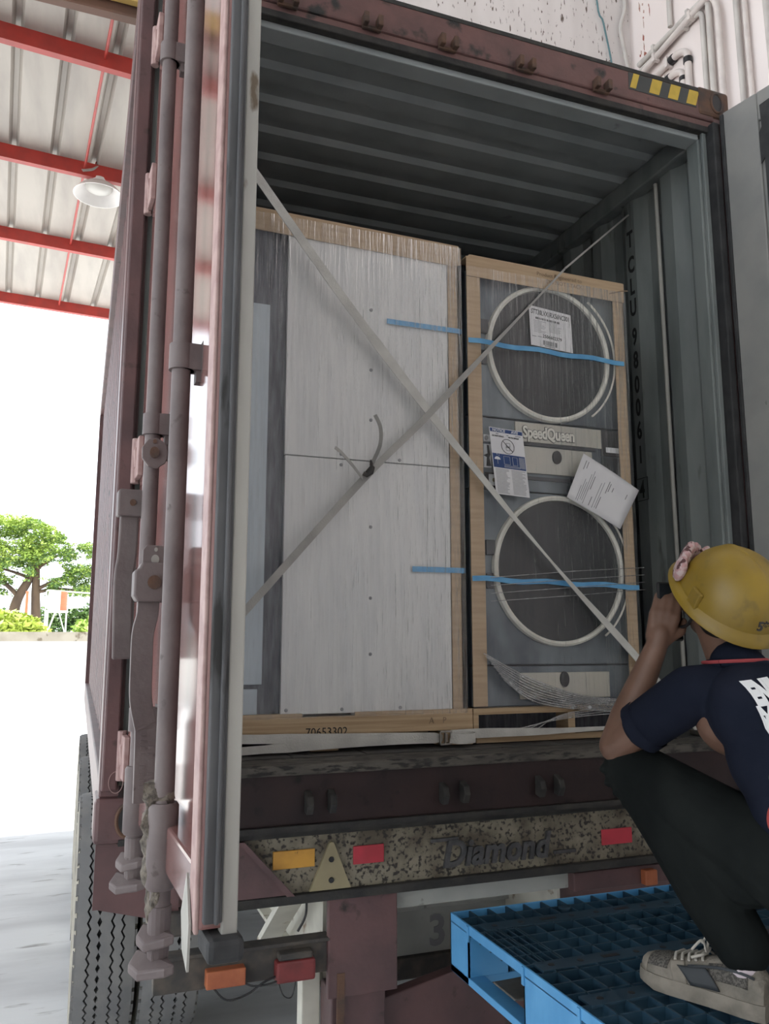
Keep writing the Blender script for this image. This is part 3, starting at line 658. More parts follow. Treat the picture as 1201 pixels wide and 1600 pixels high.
# coiled hose peeking under the cross plate
h = [(1.28+.08*t/40+.0, .70+.02*math.cos(t*.9), .40+.035*math.sin(t*.9)+.03*t/40) for t in range(81)]
MB().tube(h, .008, 6).build('coiled_hose', 'pale_rail', CH, 60)
# maroon plate low behind the pallet
MB().prism([(.90,.10,.60),(1.75,.32,.655),(1.75,.32,.05),(.90,.10,.05)], (0,.05,0)).build('underrun_guard', 'maroon', CH, bevel=.004)
# wheels
def wheel_meshes():
    Rr = .52; t = MB()
    prof = [(.285,-.10),(.30,-.112),(.36,-.122),(.43,-.125),(.475,-.122),(.497,-.114),(.505,-.105),(.506,.105),(.497,.114),(.475,.122),(.43,.125),(.36,.122),(.30,.112),(.285,.10)]
    t.lathe(prof, (0,0,0), 'x', 72)
    carcass = t.mesh('tyre', ['tyre_wall', 'tyre_groove'], 40)
    for p in carcass.polygons:
        if (Vector((p.center.y, p.center.z)).length) > .499: p.material_index = 1
    ribs = []
    N_ = 150; edges = [(-.112,-.070,0,1),(-.062,-.030,1,1),(-.022,.022,1,1),(.030,.062,1,1),(.070,.112,1,0)]
    for k, (x0, x1, za, zb) in enumerate(edges):
        b = MB(); vs = []
        for i in range(N_):
            a = 2*math.pi*i/N_; zg = .0055 if i % 2 else -.0055; c, s = math.cos(a), math.sin(a)
            e0 = x0+zg*za*(1 if k != 2 else -1); e1 = x1+zg*zb
            for x, r in ((e0,.503),(e0,.52-(0 if za else .006)),(e1,.52-(0 if zb else .006)),(e1,.503)): vs.append((x, r*c, r*s))
        fs = []
        for i in range(N_):
            j = (i+1) % N_
            for q in range(3): fs.append((i*4+q, j*4+q, j*4+q+1, i*4+q+1))
        b.add(vs, fs)
        if za == 0 or zb == 0:      # shoulder lugs
            sg = -1 if za == 0 else 1
            for i in range(0, N_, 3):
                a = 2*math.pi*i/N_; c, s = math.cos(a), math.sin(a)
                b.obox((sg*.116, .494*c, .494*s), (1,0,0), (0,-s,c), (0,c,s), .006, .022, .014)
        ribs.append(b.mesh('tread_rib', 'tyre', 30))
    rm = MB(); rm.lathe([(.283,-.10),(.275,-.095),(.27,-.02),(.20,.0),(.12,.02),(.11,.04),(.0,.04)], (0,0,0), 'x', 40); rm.lathe([(.283,.10),(.275,.095),(.27,-.02)], (0,0,0), 'x', 40)
    for i in range(10):
        a = 2*math.pi*i/10; rm.tube([(.0,.165*math.cos(a),.165*math.sin(a)),(.035,.165*math.cos(a),.165*math.sin(a))], .014, 6)
    return carcass, ribs, rm.mesh('rim', 'rim', 40)
WM = wheel_meshes()
for yc in (1.62, 2.92, 4.22):
    for i, xc in enumerate((.09, .355, 2.125, 2.39)):
        w = bpy.data.objects.new('tyre', WM[0]); COL.objects.link(w); w.location = (xc, yc, .52); w.rotation_euler = (random.random()*.3, 0, math.pi if i in (1, 3) else 0); put(w, CH)
        for rm_ in WM[1]:
            o = bpy.data.objects.new('tread_rib', rm_); COL.objects.link(o); o.parent = w
        o = bpy.data.objects.new('wheel_rim', WM[2]); COL.objects.link(o); o.parent = w

# ================================================================== WRAPPED CRATE (left load)
CR = thing('wrapped_crate', (.77, .65, FZ), 'tall white panelled crate in stretch film on a timber skid', 'crate')
X0, X1, Y0, Y1, ZT = .24, 1.272, .225, 1.15, 3.325
MB().box(X0+.01, Y0+.012, 1.50, X1-.004, Y1, ZT-.01).build('core', 'dark_film', CR)
b = MB(); b.box(.578, Y0-.006, 2.409, 1.226, Y0+.012, 3.262); pu = b.build('white_panel', 'panel_white', CR, bevel=.002)
b = MB(); b.box(.580, Y0-.007, 1.497, 1.226, Y0+.012, 2.405); plw = b.build('white_panel', 'panel_white', CR, bevel=.002)
def screws(par, pts):
    for x, z in pts: MB().lathe([(0,-.003),(.006,-.002),(.007,.002)], (x, Y0-.007, z), 'y', 10).build('screw', 'ink_grey', par)
screws(pu, [(.905, 3.0), (.905, 2.76), (.905, 2.565), (.79, 2.425), (1.02, 2.42)])
screws(plw, [(.905, 2.16), (.905, 1.90), (.905, 1.70), (.60, 1.512), (.80, 1.51), (1.02, 1.51), (.79, 2.385)])
b = MB(); b.box(X0, Y0-.002, 1.60, .515, Y0+.012, 2.965); b.build('side_panel', 'panel_blue', CR, bevel=.002)
b = MB(); b.box(X0, Y0-.003, 1.50, .50, Y0+.012, 1.585); b.build('side_panel', 'panel_blue', CR, bevel=.002)
b = MB(); b.box(1.228, Y0-.010, 1.498, X1, Y0-.004, 3.25).box(X1-.006, Y0-.010, 1.498, X1, Y0+.06, 3.25); b.build('corner_board', 'cardboard', CR, bevel=.001)
b = MB(); b.prism([(X0-.01, Y0-.014, 3.25), (X1-.02, Y0-.014, 3.235), (X1+.006, Y0-.014, 3.245), (X1+.006, Y0-.014, ZT-.012), (X1-.005, Y0-.014, ZT-.002), (X0-.01, Y0-.014, ZT+.012)], (0, .005, 0))
b.box(X0-.01, Y0-.010, ZT-.004, X1+.004, Y1+.01, ZT).box(X1, Y0-.012, 3.25, X1+.005, Y1, ZT-.004); b.build('cardboard_cap', 'cardboard', CR)
b = MB(); b.prism([(X1-.045, Y0-.018, 3.225), (X1+.008, Y0-.02, 3.24), (X1+.008, Y0-.02, 3.30), (X1-.01, Y0-.018, 3.312)], (0, .003, 0)); b.build('cap_flap', 'cardboard', CR)
for k, (x0, x1, z) in enumerate(((.966, 1.278, 2.961), (1.066, 1.278, 2.010))):
    MB().box(x0, Y0-.0165, z-.010, x1, Y0-.0150, z+.010).box(x1-.001, Y0-.0165, z-.010, x1, Y0+.1, z+.010).build('blue_tape', 'blue_tape', CR)
# skid
b = MB(); b.box(X0, Y0-.022, 1.425, 1.302, Y0+.004, 1.488); b.build('skid_board', 'wood', CR, bevel=.002)
b = MB(); b.box(X0, Y0-.018, 1.488, .655, Y0+.03, 1.50).box(.845, Y0-.018, 1.488, 1.302, Y0+.03, 1.50); singles(b, 'skid_spacer', 'wood', CR, .001)
for x0, x1 in ((.24, .40), (.685, .785), (1.17, 1.302)):
    MB().box(x0, Y0-.020, 1.372, x1, Y0+.08, 1.425).build('skid_block', 'wood', CR, bevel=.002)
for yy in (.62, 1.06):
    MB().box(X0, yy, 1.372, 1.30, yy+.09, 1.50).build('skid_beam', 'wood', CR)
text('skid_stencil', '70653302', .040, (.665, Y0-.0232, 1.424), (1,0,0), (0,0,1), 'stencil', CR, ext=.0005, sx=.95)
text('skid_mark', 'A    P', .03, (1.125, Y0-.0232, 1.452), (1,0,0), (0,0,1), 'ink_faint', CR, ext=.0005)
# film sleeve
def film_sleeve(par, x0, x1, y0, y1, z0, z1, mt, nx=26, nz=40, amp=.0035, seed=0.0):
    b = MB(); vs = []
    for i in range(nz+1):
        z = z0+(z1-z0)*i/nz
        for j in range(nx+1):
            x = x0+(x1-x0)*j/nx
            vs.append((x, y0+amp*(noise.noise(Vector((x*16, seed, z*2.2)))), z))
    b.add(vs, [(i*(nx+1)+j, i*(nx+1)+j+1, (i+1)*(nx+1)+j+1, (i+1)*(nx+1)+j) for i in range(nz) for j in range(nx)])
    b.add([(x1, y0, z0), (x1, y1, z0), (x1, y1, z1), (x1, y0, z1)], [(0,1,2,3)])
    return b.build('stretch_film', mt, par, 80)
film_sleeve(CR, X0, X1+.007, Y0-.027, Y1, 1.485, 3.31, 'film', seed=1.3)

# ================================================================== PACKAGED DRYER (right load)
DR = thing('packaged_dryer', (1.70, .65, FZ), 'stacked double drum tumble dryer in clear film with cardboard edges', 'dryer')
A0, A1, B0, B1, DT = 1.308, 2.058, .24, 1.05, 3.285
MB().box(A0+.004, B0+.03, 1.50, A1-.004, B1, DT-.008).build('cabinet', 'dryer_side', DR, bevel=.004)
for z0, z1 in ((2.635, 3.24), (1.655, 2.335)):
    MB().box(A0+.01, B0, z0, A1-.01, B0+.03, z1).build('front_panel', 'dryer_steel', DR, bevel=.004)
mid = MB().box(A0+.01, B0+.004, 2.34, A1-.01, B0+.03, 2.63).build('control_panel', 'dryer_steel', DR, bevel=.003)
MB().box(A0+.01, B0+.002, 1.50, A1-.01, B0+.03, 1.65).build('base_panel', 'dryer_steel', DR, bevel=.003)
for cx, cz, r0 in ((1.697, 2.928, .292), (1.714, 2.026, .300)):
    rg = MB(); rg.lathe([(r0-.020, .0), (r0-.018, -.018), (r0-.008, -.024), (r0, -.018), (r0+.003, .0)], (cx, B0, cz), 'y', 72)
    dd = rg.build('door_ring', 'ring', DR, 40)
    gl = MB(); gl.lathe([(r0-.019, -.006), (r0-.05, -.010), (r0-.07, -.010)], (cx, B0, cz), 'y', 64); gl.build('door_rim', 'glass_dark', dd, 60)
    gl = MB(); gl.lathe([(r0-.069, -.010), (.18, -.013), (.10, -.016), (.0, -.017)], (cx, B0, cz), 'y', 64); gl.build('door_glass', 'glass_dark', dd, 60)
    ha = MB(); pts = []
    for i in range(31):
        a = R(54-i*(108/30)); pts.append((cx+.012+(r0+.013)*math.cos(a), B0-.018, cz+(r0+.020)*math.sin(a)))
    ha.tube(pts, .0045, 8); ha.build('door_handle', 'ring', dd, 60)
    hb_ = MB(); hb_.box(cx-r0-.03, B0-.012, cz-.08, cx-r0+.0, B0, cz-.02).box(cx-r0-.03, B0-.012, cz+.05, cx-r0+.01, B0, cz+.11); singles(hb_, 'door_hinge', 'glass_rim', dd, .003)
# mid panel items
MB().box(1.53, B0-.002, 2.545, 1.96, B0+.006, 2.625).build('name_strip', 'lint', mid, bevel=.001)
text('logo', 'SpeedQueen', .068, (1.563, B0-.0032, 2.562), (1,0,0), (0,0,1), 'logo_edge', mid, ext=.0012, sx=.72, bold=.0050, spacing=.95)
text('logo', 'SpeedQueen', .068, (1.563, B0-.0050, 2.562), (1,0,0), (0,0,1), 'logo_face', mid, ext=.0014, sx=.72, bold=.0020, spacing=.95)
lp_ = MB().box(1.55, B0-.006, 2.415, 1.89, B0+.006, 2.525).build('lint_door', 'lint', mid, bevel=.003)
def oval(b, cx, cz, rx, rz, y0, y1, n=20): return b.prism([(cx+rx*math.cos(2*math.pi*i/n), y0, cz+rz*math.sin(2*math.pi*i/n)) for i in range(n)], (0, y1-y0, 0))
oval(MB(), 1.717, 2.488, .021, .028, B0-.012, B0-.004).build('latch', 'black', lp_, 40)
singles(MB().box(1.52, B0-.003, 2.53, 1.91, B0+.006, 2.543).box(1.52, B0-.003, 2.388, 1.91, B0+.006, 2.402), 'seam_strip', 'dryer_side', mid)
MB().box(1.94, B0-.004, 2.515, 2.035, B0+.006, 2.625)  .build('display', 'black', mid, bevel=.002)
MB().box(1.96, B0-.006, 2.530, 2.03, B0-.003, 2.552).build('display_label', 'white_print', mid)
sk = MB().box(1.94, B0-.004, 2.385, 2.035, B0+.006, 2.508).build('sticker', 'glass_rim', mid)
def figure_mark(x, z, par, h=.085, mt='black', nm='pictogram'):
    b = MB(); y = B0-.0055
    b.prism([(x, y, z), (x+.022, y, z), (x+.013, y, z+.4*h), (x+.018, y, z+.55*h), (x+.012, y, z+h), (x+.004, y, z+h), (x+.006, y, z+.6*h), (x-.012, y, z+.5*h), (x+.003, y, z+.42*h)], (0, .002, 0)); return b.build(nm, mt, par)
figure_mark(1.962, 2.395, sk); figure_mark(2.0, 2.395, sk); oval(MB(), 1.951, 2.455, .005, .006, B0-.0055, B0-.0035).build('pictogram', 'black', sk)
s2 = MB().box(1.385, B0-.004, 2.425, 1.418, B0+.006, 2.52).build('sticker', 'white_print', mid); figure_mark(1.395, 2.43, s2)
MB().box(1.385, B0-.004, 2.53, 1.43, B0+.006, 2.558).build('sticker', 'white_print', mid); oval(MB(), 1.397, 2.544, .008, .010, B0-.0055, B0-.003).build('pictogram', 'ink_grey', mid)
ck = MB().box(1.39, B0-.004, 2.345, 1.445, B0+.006, 2.405).build('coin_slot', 'black', mid); MB().box(1.404, B0-.007, 2.353, 1.442, B0-.003, 2.398).build('slot_cover', 'white_print', mid, bevel=.004)
oval(MB(), 1.425, 2.375, .006, .008, B0-.0085, B0-.006).build('slot_lock', 'tan_plate', mid)
ld = MB().box(1.52, B0-.006, 1.525, 1.93, B0+.006, 1.625).build('lint_door', 'lint', DR, bevel=.003)
oval(MB(), 1.718, 1.598, .020, .030, B0-.012, B0-.004).build('latch', 'black', ld, 40)
# shipping label with printed lines
lb = MB().prism([(1.594, B0-.028, 3.122), (1.794, B0-.028, 3.104), (1.800, B0-.028, 2.938), (1.600, B0-.028, 2.950)], (0, .0012, 0)).build('shipping_label', 'paper', DR)
lx = Vector((.2, 0, -.017)).normalized(); lu = Vector((.006/.2, 0, 1))
text('label_print', 'STT30LVX1RXS6NC001', .030, Vector((1.603, B0-.0284, 3.088)), lx, lu, 'ink', lb, ext=.0003, sx=.60, bold=.0004)
text('label_print', '2506602379', .020, Vector((1.655, B0-.0284, 2.988)), lx, lu, 'ink', lb, ext=.0003, sx=.92, bold=.0004)
b = MB()
def lrow(b, x, z, l, h, y=B0-.0286): o = Vector((1.594+x, y, 3.122-z)) + lx*0; b.prism([o, o+lx*l, o+lx*l+Vector((0,0,-h)), o+Vector((0,0,-h))], (0, .0004, 0))
x = .03
while x < .145: lrow(b, x, .045+.085*x, .0022+random.random()*.0025, .009); x += .0045+random.random()*.002
x = .064
while x < .13: lrow(b, x, .140+.085*x, .0015+random.random()*.002, .020); x += .0036+random.random()*.002
b.build('barcode', 'ink', lb)['kind'] = 'stuff'
b = MB()
for i in range(9): lrow(b, .022, .062+i*.006, .03+random.random()*.03, .0016); lrow(b, .095, .065+i*.005, .03+random.random()*.03, .0014)
for i in range(2): lrow(b, .012+i*.026, .130, .02, .003)
lrow(b, .07, .168, .05, .003); b.build('small_print', 'ink_grey', lb)['kind'] = 'stuff'
# skid of the dryer
MB().box(A0, B0-.03, 1.475, A1, B0+.0, 1.498).build('skid_board', 'wood', DR, bevel=.001)
MB().box(A0+.01, B0-.03, 1.373, A1, B0+.0, 1.394).build('skid_board', 'wood', DR, bevel=.001)
for x0, x1 in ((A0, A0+.022), (1.715, 1.747), (A1-.03, A1)):
    MB().box(x0, B0-.028, 1.394, x1, B0+.06, 1.475).build('skid_block', 'wood', DR, bevel=.001)
MB().box(A0+.01, .62, 1.373, A1, .70, 1.498).build('skid_beam', 'wood', DR)
MB().box(A0+.01, .35, 1.38, A1-.01, .36, 1.47).build('skid_shade', 'dark_film', DR)  # dark sheet added for the shade inside the skid
MB().box(A0-.002, B0-.035, 1.505, A0+.058, B0-.030, 3.2).build('corner_board', 'cardboard', DR, bevel=.001)
MB().box(A1-.052, B0-.035, 1.505, A1, B0-.030, 3.2).box(A1-.004, B0-.035, 1.505, A1, B0+.05, 3.2).build('corner_board', 'cardboard', DR, bevel=.001)
b = MB(); b.prism([(A0-.004, B0-.040, 3.20), (A1+.004, B0-.040, 3.195), (A1+.004, B0-.040, DT-.004), (A0+.01, B0-.040, DT+.006), (A0-.004, B0-.040, DT-.008)], (0, .004, 0))
b.box(A0-.004, B0-.036, DT-.006, A1+.004, B1, DT); b.box(A1, B0-.036, 3.2, A1+.004, B1, DT-.006); cap2 = b.build('cardboard_cap', 'cardboard', DR)
text('cap_print', 'Product Engineered to', .024, (1.628, B0-.0412, 3.252), (1,0,-.01), (0,0,1), 'ink_faint', cap2, ext=.0003, sx=1.0)
text('cap_print', 'DO NOT STACK', .024, (1.672, B0-.0412, 3.224), (1,0,-.01), (0,0,1), 'ink_faint', cap2, ext=.0003, sx=1.0)
MB().strip([(1.985, B0-.0405, 3.225), (2.05, B0-.0405, 3.247), (2.082, B0-.0405, 3.252)], .005, .001, (0,-1,0)).build('cap_crease', 'ink_faint', cap2)
for (xa, za, xb, zb_) in ((1.304, 2.924, 2.040, 2.916), (1.304, 1.980, 2.062, 1.964)):
    b = MB(); n_ = 14
    pts = [(xa+(xb-xa)*i/n_, B0-.048, za+(zb_-za)*i/n_+.004*math.sin(i*1.3)) for i in range(n_+1)]
    b.strip(pts, .020, .0012, (0,-1,0)); b.build('blue_tape', 'blue_tape', DR)
film_sleeve(DR, A0-.006, A1+.006, B0-.044, B1, 1.50, 3.24, 'film_clear', seed=5.1)
b = MB()
for k in range(9):     # bunched film across the lower front
    s = k/8; b.tube(smoothpath([(1.345+.01*k, B0-.050, 1.70-.012*k), (1.55, B0-.062-.004*math.sin(k), 1.60-.010*k), (1.80, B0-.06, 1.53-.006*k), (2.09, B0-.05, 1.515-.007*k)]), .003+.002*random.random(), 6)
for k in range(4): b.tube([(1.38, B0-.05, 1.985-.03*k), (1.75, B0-.056, 2.02-.032*k), (2.09, B0-.048, 2.045-.03*k)], .0016, 5)
for k in range(4): b.tube(smoothpath([(1.42+.05*k, B0-.05, 1.41+.004*k), (1.7, B0-.055, 1.455+.006*k), (2.09, B0-.05, 1.47+.012*k)]), .0022, 5)
b.build('film_folds', 'film_fold', DR, 80)['kind'] = 'stuff'

# notice card and loose paper sheet fixed on the dryer
NT = thing('notice_card', (1.48, B0-.05, 2.30), 'white and navy bilingual notice card taped to the dryer front', 'notice')
ny = B0-.049
nq = lambda s, t: Vector((1.386+.149*s+.026*(1-t), ny, 2.308+.270*t-.008*s+.004*(1-t)))   # s across, t up
def ncell(b, s0, s1, t0, t1, off=0): b.prism([nq(s0,t0)+Vector((0,-off,0)), nq(s1,t0)+Vector((0,-off,0)), nq(s1,t1)+Vector((0,-off,0)), nq(s0,t1)+Vector((0,-off,0))], (0, .0006, 0))
b = MB(); ncell(b, 0, 1, 0, 1); b.build('sheet', 'paper', NT)
b = MB(); ncell(b, .02, .98, .935, .99, .0008); ncell(b, .02, .98, .40, .61, .0008); singles(b, 'navy_band', 'navy_print', NT)
ndx = (nq(1,.5)-nq(0,.5)).normalized(); ndy = (nq(.5,1)-nq(.5,0)).normalized()
text('heading', 'NOTICE', .0155, nq(.08,.943)-Vector((0,.0012,0)), ndx, ndy, 'white_print', NT, ext=.0002, bold=.0003)
text('heading', 'AVIS', .0155, nq(.64,.943)-Vector((0,.0012,0)), ndx, ndy, 'white_print', NT, ext=.0002, bold=.0003)
text('heading', 'DO NOT STACK', .0085, nq(.06,.865)-Vector((0,.0012,0)), ndx, ndy, 'ink', NT, ext=.0002, sx=.82, bold=.0002)
text('heading', 'NE PAS EMPILER', .0085, nq(.54,.865)-Vector((0,.0012,0)), ndx, ndy, 'ink', NT, ext=.0002, sx=.78, bold=.0002)
b = MB(); cc = nq(.5,.735)-Vector((0,.0012,0)); b.tube([cc+ndx*.028*math.cos(2*math.pi*i/28)+ndy*.029*math.sin(2*math.pi*i/28) for i in range(29)], .0011, 5, cap=False)
b.tube([cc-ndx*.02+ndy*.02, cc+ndx*.02-ndy*.02], .0011, 5); b.tube([cc+ndx*(-.006)+ndy*.012, cc+ndx*.010+ndy*.014, cc+ndx*.010+ndy*.0, cc-ndx*.008+ndy*.0, cc-ndx*.006+ndy*.012], .0008, 4); b.tube([cc-ndx*.008-ndy*.004, cc+ndx*.009-ndy*.004, cc+ndx*.008-ndy*.016, cc-ndx*.007-ndy*.016, cc-ndx*.008-ndy*.004], .0008, 4)
b.build('no_stack_symbol', 'ink', NT)
b = MB(); uc = nq(.15,.52)-Vector((0,.0014,0)); b.prism([uc+ndx*.013*math.cos(math.pi*i/8)+ndy*.012*math.sin(math.pi*i/8) for i in range(9)], (0,.0005,0)); b.tube([uc, uc-ndy*.018], .0008, 4)
for dx, dy in ((.0,.018),(.008,.016),(-.002,.022)): b.tube([uc+ndx*dx+ndy*dy, uc+ndx*dx+ndy*(dy+.004)], .001, 4)
def nrect(b, s0, s1, t0, t1, r=.0007): b.tube([nq(s0,t0)-Vector((0,.0014,0)), nq(s1,t0)-Vector((0,.0014,0)), nq(s1,t1)-Vector((0,.0014,0)), nq(s0,t1)-Vector((0,.0014,0)), nq(s0,t0)-Vector((0,.0014,0))], r, 4)
nrect(b, .34, .52, .46, .58); nrect(b, .60, .74, .46, .58); nrect(b, .34, .80, .42, .44)
for k in range(10): b.tube([nq(.80+.017*k,.42)-Vector((0,.0014,0)), nq(.80+.017*k,.59)-Vector((0,.0014,0))], .0004, 3)
b.build('handling_symbols', 'white_print', NT)['kind'] = 'stuff'
b = MB()
for k in range(19):
    t = .375-.0195*k
    for s0, s1 in ((.06, .47), (.53, .96)): ncell(b, s0, s1-.12*random.random(), t, t+.006, .0009)
for s0, s1, t in ((.18,.26,.905),(.50,.56,.90),(.76,.92,.905)): ncell(b, s0, s1, t, t+.010, .0009)
b.build('small_print', 'ink_grey', NT)['kind'] = 'stuff'

PS = thing('paper_sheet', (1.9, B0-.06, 2.2), 'tilted white sheet of typed paper stuck on the dryer', 'paper')
pa, pb, pc, pd = [Vector(v) for v in ((1.812, B0-.058, 2.502), (2.070, B0-.066, 2.364), (1.969, B0-.064, 2.197), (1.726, B0-.056, 2.316))]
b = MB(); n_ = 8; vs = []
for i in range(n_+1):
    for j in range(n_+1):
        s, t = i/n_, j/n_; p = pa.lerp(pb, s).lerp(pd.lerp(pc, s), t); p.y -= .006*math.sin(s*3.1)*(1-t*.5); vs.append(p)
b.add(vs, [(i*(n_+1)+j, (i+1)*(n_+1)+j, (i+1)*(n_+1)+j+1, i*(n_+1)+j+1) for i in range(n_) for j in range(n_)])
sh = b.build('sheet', 'paper', PS, 80); so = sh.modifiers.new('t', 'SOLIDIFY'); so.thickness = .0006
b = MB()
def pp(s, t): p = pa.lerp(pb, s).lerp(pd.lerp(pc, s), t); p.y -= .006*math.sin(s*3.1)*(1-t*.5)+.0012; return p
for (s, t0, t1) in [(.08,.1,.3),(.12,.1,.25),(.14,.62,.95),(.17,.45,.95),(.20,.5,.9),(.23,.3,.9),(.26,.2,.95),(.29,.3,.6),(.36,.72,.92),(.42,.35,.93),(.46,.3,.9),(.49,.62,.9),(.53,.22,.5),(.56,.25,.44),(.62,.3,.4),(.86,.25,.37)]:
    q = (.0022 if t1-t0 > .3 else .0035)
    b.strip([pp(s, t0), pp(s, (t0+t1)/2), pp(s, t1)], q, .0004, (0,-1,0))
b.build('typed_lines', 'ink_grey', PS)['kind'] = 'stuff'

# ================================================================== STRAPS
ST = thing('diagonal_strap', (.12, .05, 3.73), 'pale lashing strap running from upper left down across both loads', 'strap', None)
pts = smoothpath([(.115,.035,3.745),(.427,.10,3.392),(.80,.150,2.965),(1.125,.165,2.598),(1.35,.165,2.352),(1.50,.165,2.19),(1.72,.165,1.965),(1.981,.165,1.713),(2.30,.16,1.385)], 6)
wd = []
for i in range(len(pts)):
    x = pts[i].x; wd.append(.034 if x < .9 else .040-.016*(x-.9)/.5 if x < 1.4 else .024-.014*min(1,(x-1.4)/.2) if x < 1.66 else .012+.018*min(1,(x-1.66)/.25))
MB().strip(pts, wd, .003, (0,-1,0)).build('webbing', 'webbing', ST); MB().box(2.27, .13, 1.372, 2.33, .19, 1.392).build('floor_hook', 'buckle', ST, bevel=.003)
SB = thing('diagonal_strap', (.12, .05, 1.52), 'dull knotted lashing strap running from lower left up to the right wall', 'strap')
pts = smoothpath([(.115,.035,1.505),(.429,.10,1.845),(.85,.162,2.318),(1.10,.163,2.575),(1.38,.163,2.885),(1.725,.170,3.262),(1.79,.19,3.325),(2.395,.565,3.86)], 6)
wd = [.026 if p.x < 1.2 else .026-.018*min(1, (p.x-1.2)/.35) for p in pts]
MB().strip(pts, wd, .003, (0,-1,0)).build('webbing', 'webbing_dull', SB)
b = MB(); b.tube([(.862,.152,2.338),(.878,.148,2.352),(.888,.150,2.372)], [.010,.014,.009], 8).tube([(.852,.15,2.345),(.868,.147,2.337)], .008, 8).tube([(.882,.148,2.375),(.884,.150,2.395)], .006, 6); b.build('knot', 'sooty', SB, 50)
b = MB(); b.strip(smoothpath([(.885,.15,2.38),(.898,.10,2.44),(.895,.085,2.50),(.872,.08,2.545)]), .014, .002, (-.6,-1,0)); b.strip(smoothpath([(.85,.15,2.325),(.80,.11,2.36),(.75,.09,2.40),(.725,.085,2.415)]), .014, .002, (0,-1,.5)); singles(b, 'loose_tail', 'webbing_dull', SB)
BS = thing('lower_strap', (.2, .17, 1.40), 'white cargo strap with metal buckle across the skids', 'strap')
MB().strip(smoothpath([(.12,.10,1.437),(.24,.178,1.434),(.45,.182,1.426),(.75,.184,1.416),(1.0,.184,1.409),(1.165,.182,1.404)], 4), [.030]*10+[.034]*10+[.022], .003, (0,-1,0)).build('webbing', 'webbing', BS)
MB().strip(smoothpath([(.12,.09,1.387),(.24,.172,1.387),(.45,.176,1.389),(.75,.178,1.400),(1.0,.178,1.404),(1.165,.176,1.402)], 4), [.026]*10+[.034]*10+[.022], .003, (0,-1,0)).build('webbing', 'webbing', BS)
b = MB()
for dz in (-.022, .022): b.box(1.15, .158, 1.404+dz-.003, 1.196, .182, 1.404+dz+.003)
for dx in (0, .02, .042): b.tube([(1.152+dx, .165, 1.382), (1.152+dx, .165, 1.426)], .004, 8)
b.box(1.168, .156, 1.39, 1.178, .162, 1.418); b.build('buckle', 'buckle', BS, bevel=.001)
MB().strip(smoothpath([(1.19,.165,1.402),(1.215,.150,1.399),(1.25,.142,1.399),(1.282,.150,1.402),(1.285,.17,1.405),(1.25,.178,1.408),(1.2,.175,1.406)], 4), .034, .003, [(0,-1,0)]*9+[(.6,-.8,0)]*4+[(1,-.3,0)]*4+[(0,-1,0)]*8).build('loop', 'webbing', BS)
MB().strip(smoothpath([(1.20,.178,1.412),(1.35,.188,1.412),(1.6,.186,1.409),(1.85,.184,1.411),(2.1,.19,1.415),(2.39,.12,1.42)], 4), [.034,.034,.034,.034,.034,.032,.030,.028,.024,.02,.018,.016,.014,.013,.012,.012,.012,.012,.012,.012,.012], .003, (0,-1,0)).build('webbing', 'webbing', BS)

# ================================================================== PALLET AND FORKS
PL = thing('plastic_pallet', (1.55, -.776, .79), 'blue plastic grid pallet raised behind the trailer', 'pallet')
PX0, PX1, PY0, PY1 = 1.003, 2.103, -1.326, -.226; PZ0, PZ1 = .79, .95
b = MB()
for y0, y1 in ((-.346,-.226),(-.900,-.656),(-1.326,-1.206)):
    for x0, x1 in ((PX0, PX0+.13), (PX0+.48, PX0+.62), (PX1-.13, PX1)): 
        blk = MB(); t = .005
        blk.box(x0, y0, PZ0+.02, x0+t, y1, PZ1-.022).box(x1-t, y0, PZ0+.02, x1, y1, PZ1-.022).box(x0, y0, PZ0+.02, x1, y0+t, PZ1-.022).box(x0, y1-t, PZ0+.02, x1, y1, PZ1-.022)
        blk.build('block', 'pallet_blue', PL)
# top frame (side skirts with a step above each pocket)
b = MB(); t = .006
b.box(PX0, PY0, PZ1-.026, PX0+t, PY1, PZ1).box(PX1-t, PY0, PZ1-.026, PX1, PY1, PZ1).box(PX0, PY0, PZ1-.026, PX1, PY0+t, PZ1).box(PX0, PY1-t, PZ1-.026, PX1, PY1, PZ1)
for y in (-.346, -.656, -.900, -1.206):
    b.box(PX0-.004, y-.006, PZ1-.045, PX0+.002, y+.006, PZ1-.002)
b.build('top_frame', 'pallet_blue', PL, bevel=.0015)
b = MB()
for y0, y1 in ((-.346,-.226),(-.900,-.656),(-1.326,-1.206)): b.box(PX0, y0, PZ0, PX1, y1, PZ0+.02)
for x0, x1 in ((PX0, PX0+.05), (PX0+.48, PX0+.62), (PX1-.05, PX1)): b.box(x0, PY0, PZ0, x1, PY1, PZ0+.02)
b.build('bottom_deck', 'pallet_blue', PL, bevel=.002)
# deck bands (solid strips with holes row) and the rib grid
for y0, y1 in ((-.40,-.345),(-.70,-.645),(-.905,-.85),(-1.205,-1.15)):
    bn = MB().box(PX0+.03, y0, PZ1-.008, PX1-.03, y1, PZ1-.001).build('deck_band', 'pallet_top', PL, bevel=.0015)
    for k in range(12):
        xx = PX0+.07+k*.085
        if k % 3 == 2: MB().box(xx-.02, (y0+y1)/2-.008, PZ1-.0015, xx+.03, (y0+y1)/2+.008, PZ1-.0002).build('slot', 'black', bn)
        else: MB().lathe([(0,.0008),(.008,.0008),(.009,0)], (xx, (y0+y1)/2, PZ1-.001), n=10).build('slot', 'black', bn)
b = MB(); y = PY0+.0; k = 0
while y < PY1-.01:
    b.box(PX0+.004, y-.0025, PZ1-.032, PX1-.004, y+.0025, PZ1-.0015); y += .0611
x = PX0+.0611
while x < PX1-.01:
    b.box(x-.0025, PY0+.004, PZ1-.032, x+.0025, PY1-.004, PZ1-.0015); x += .0611
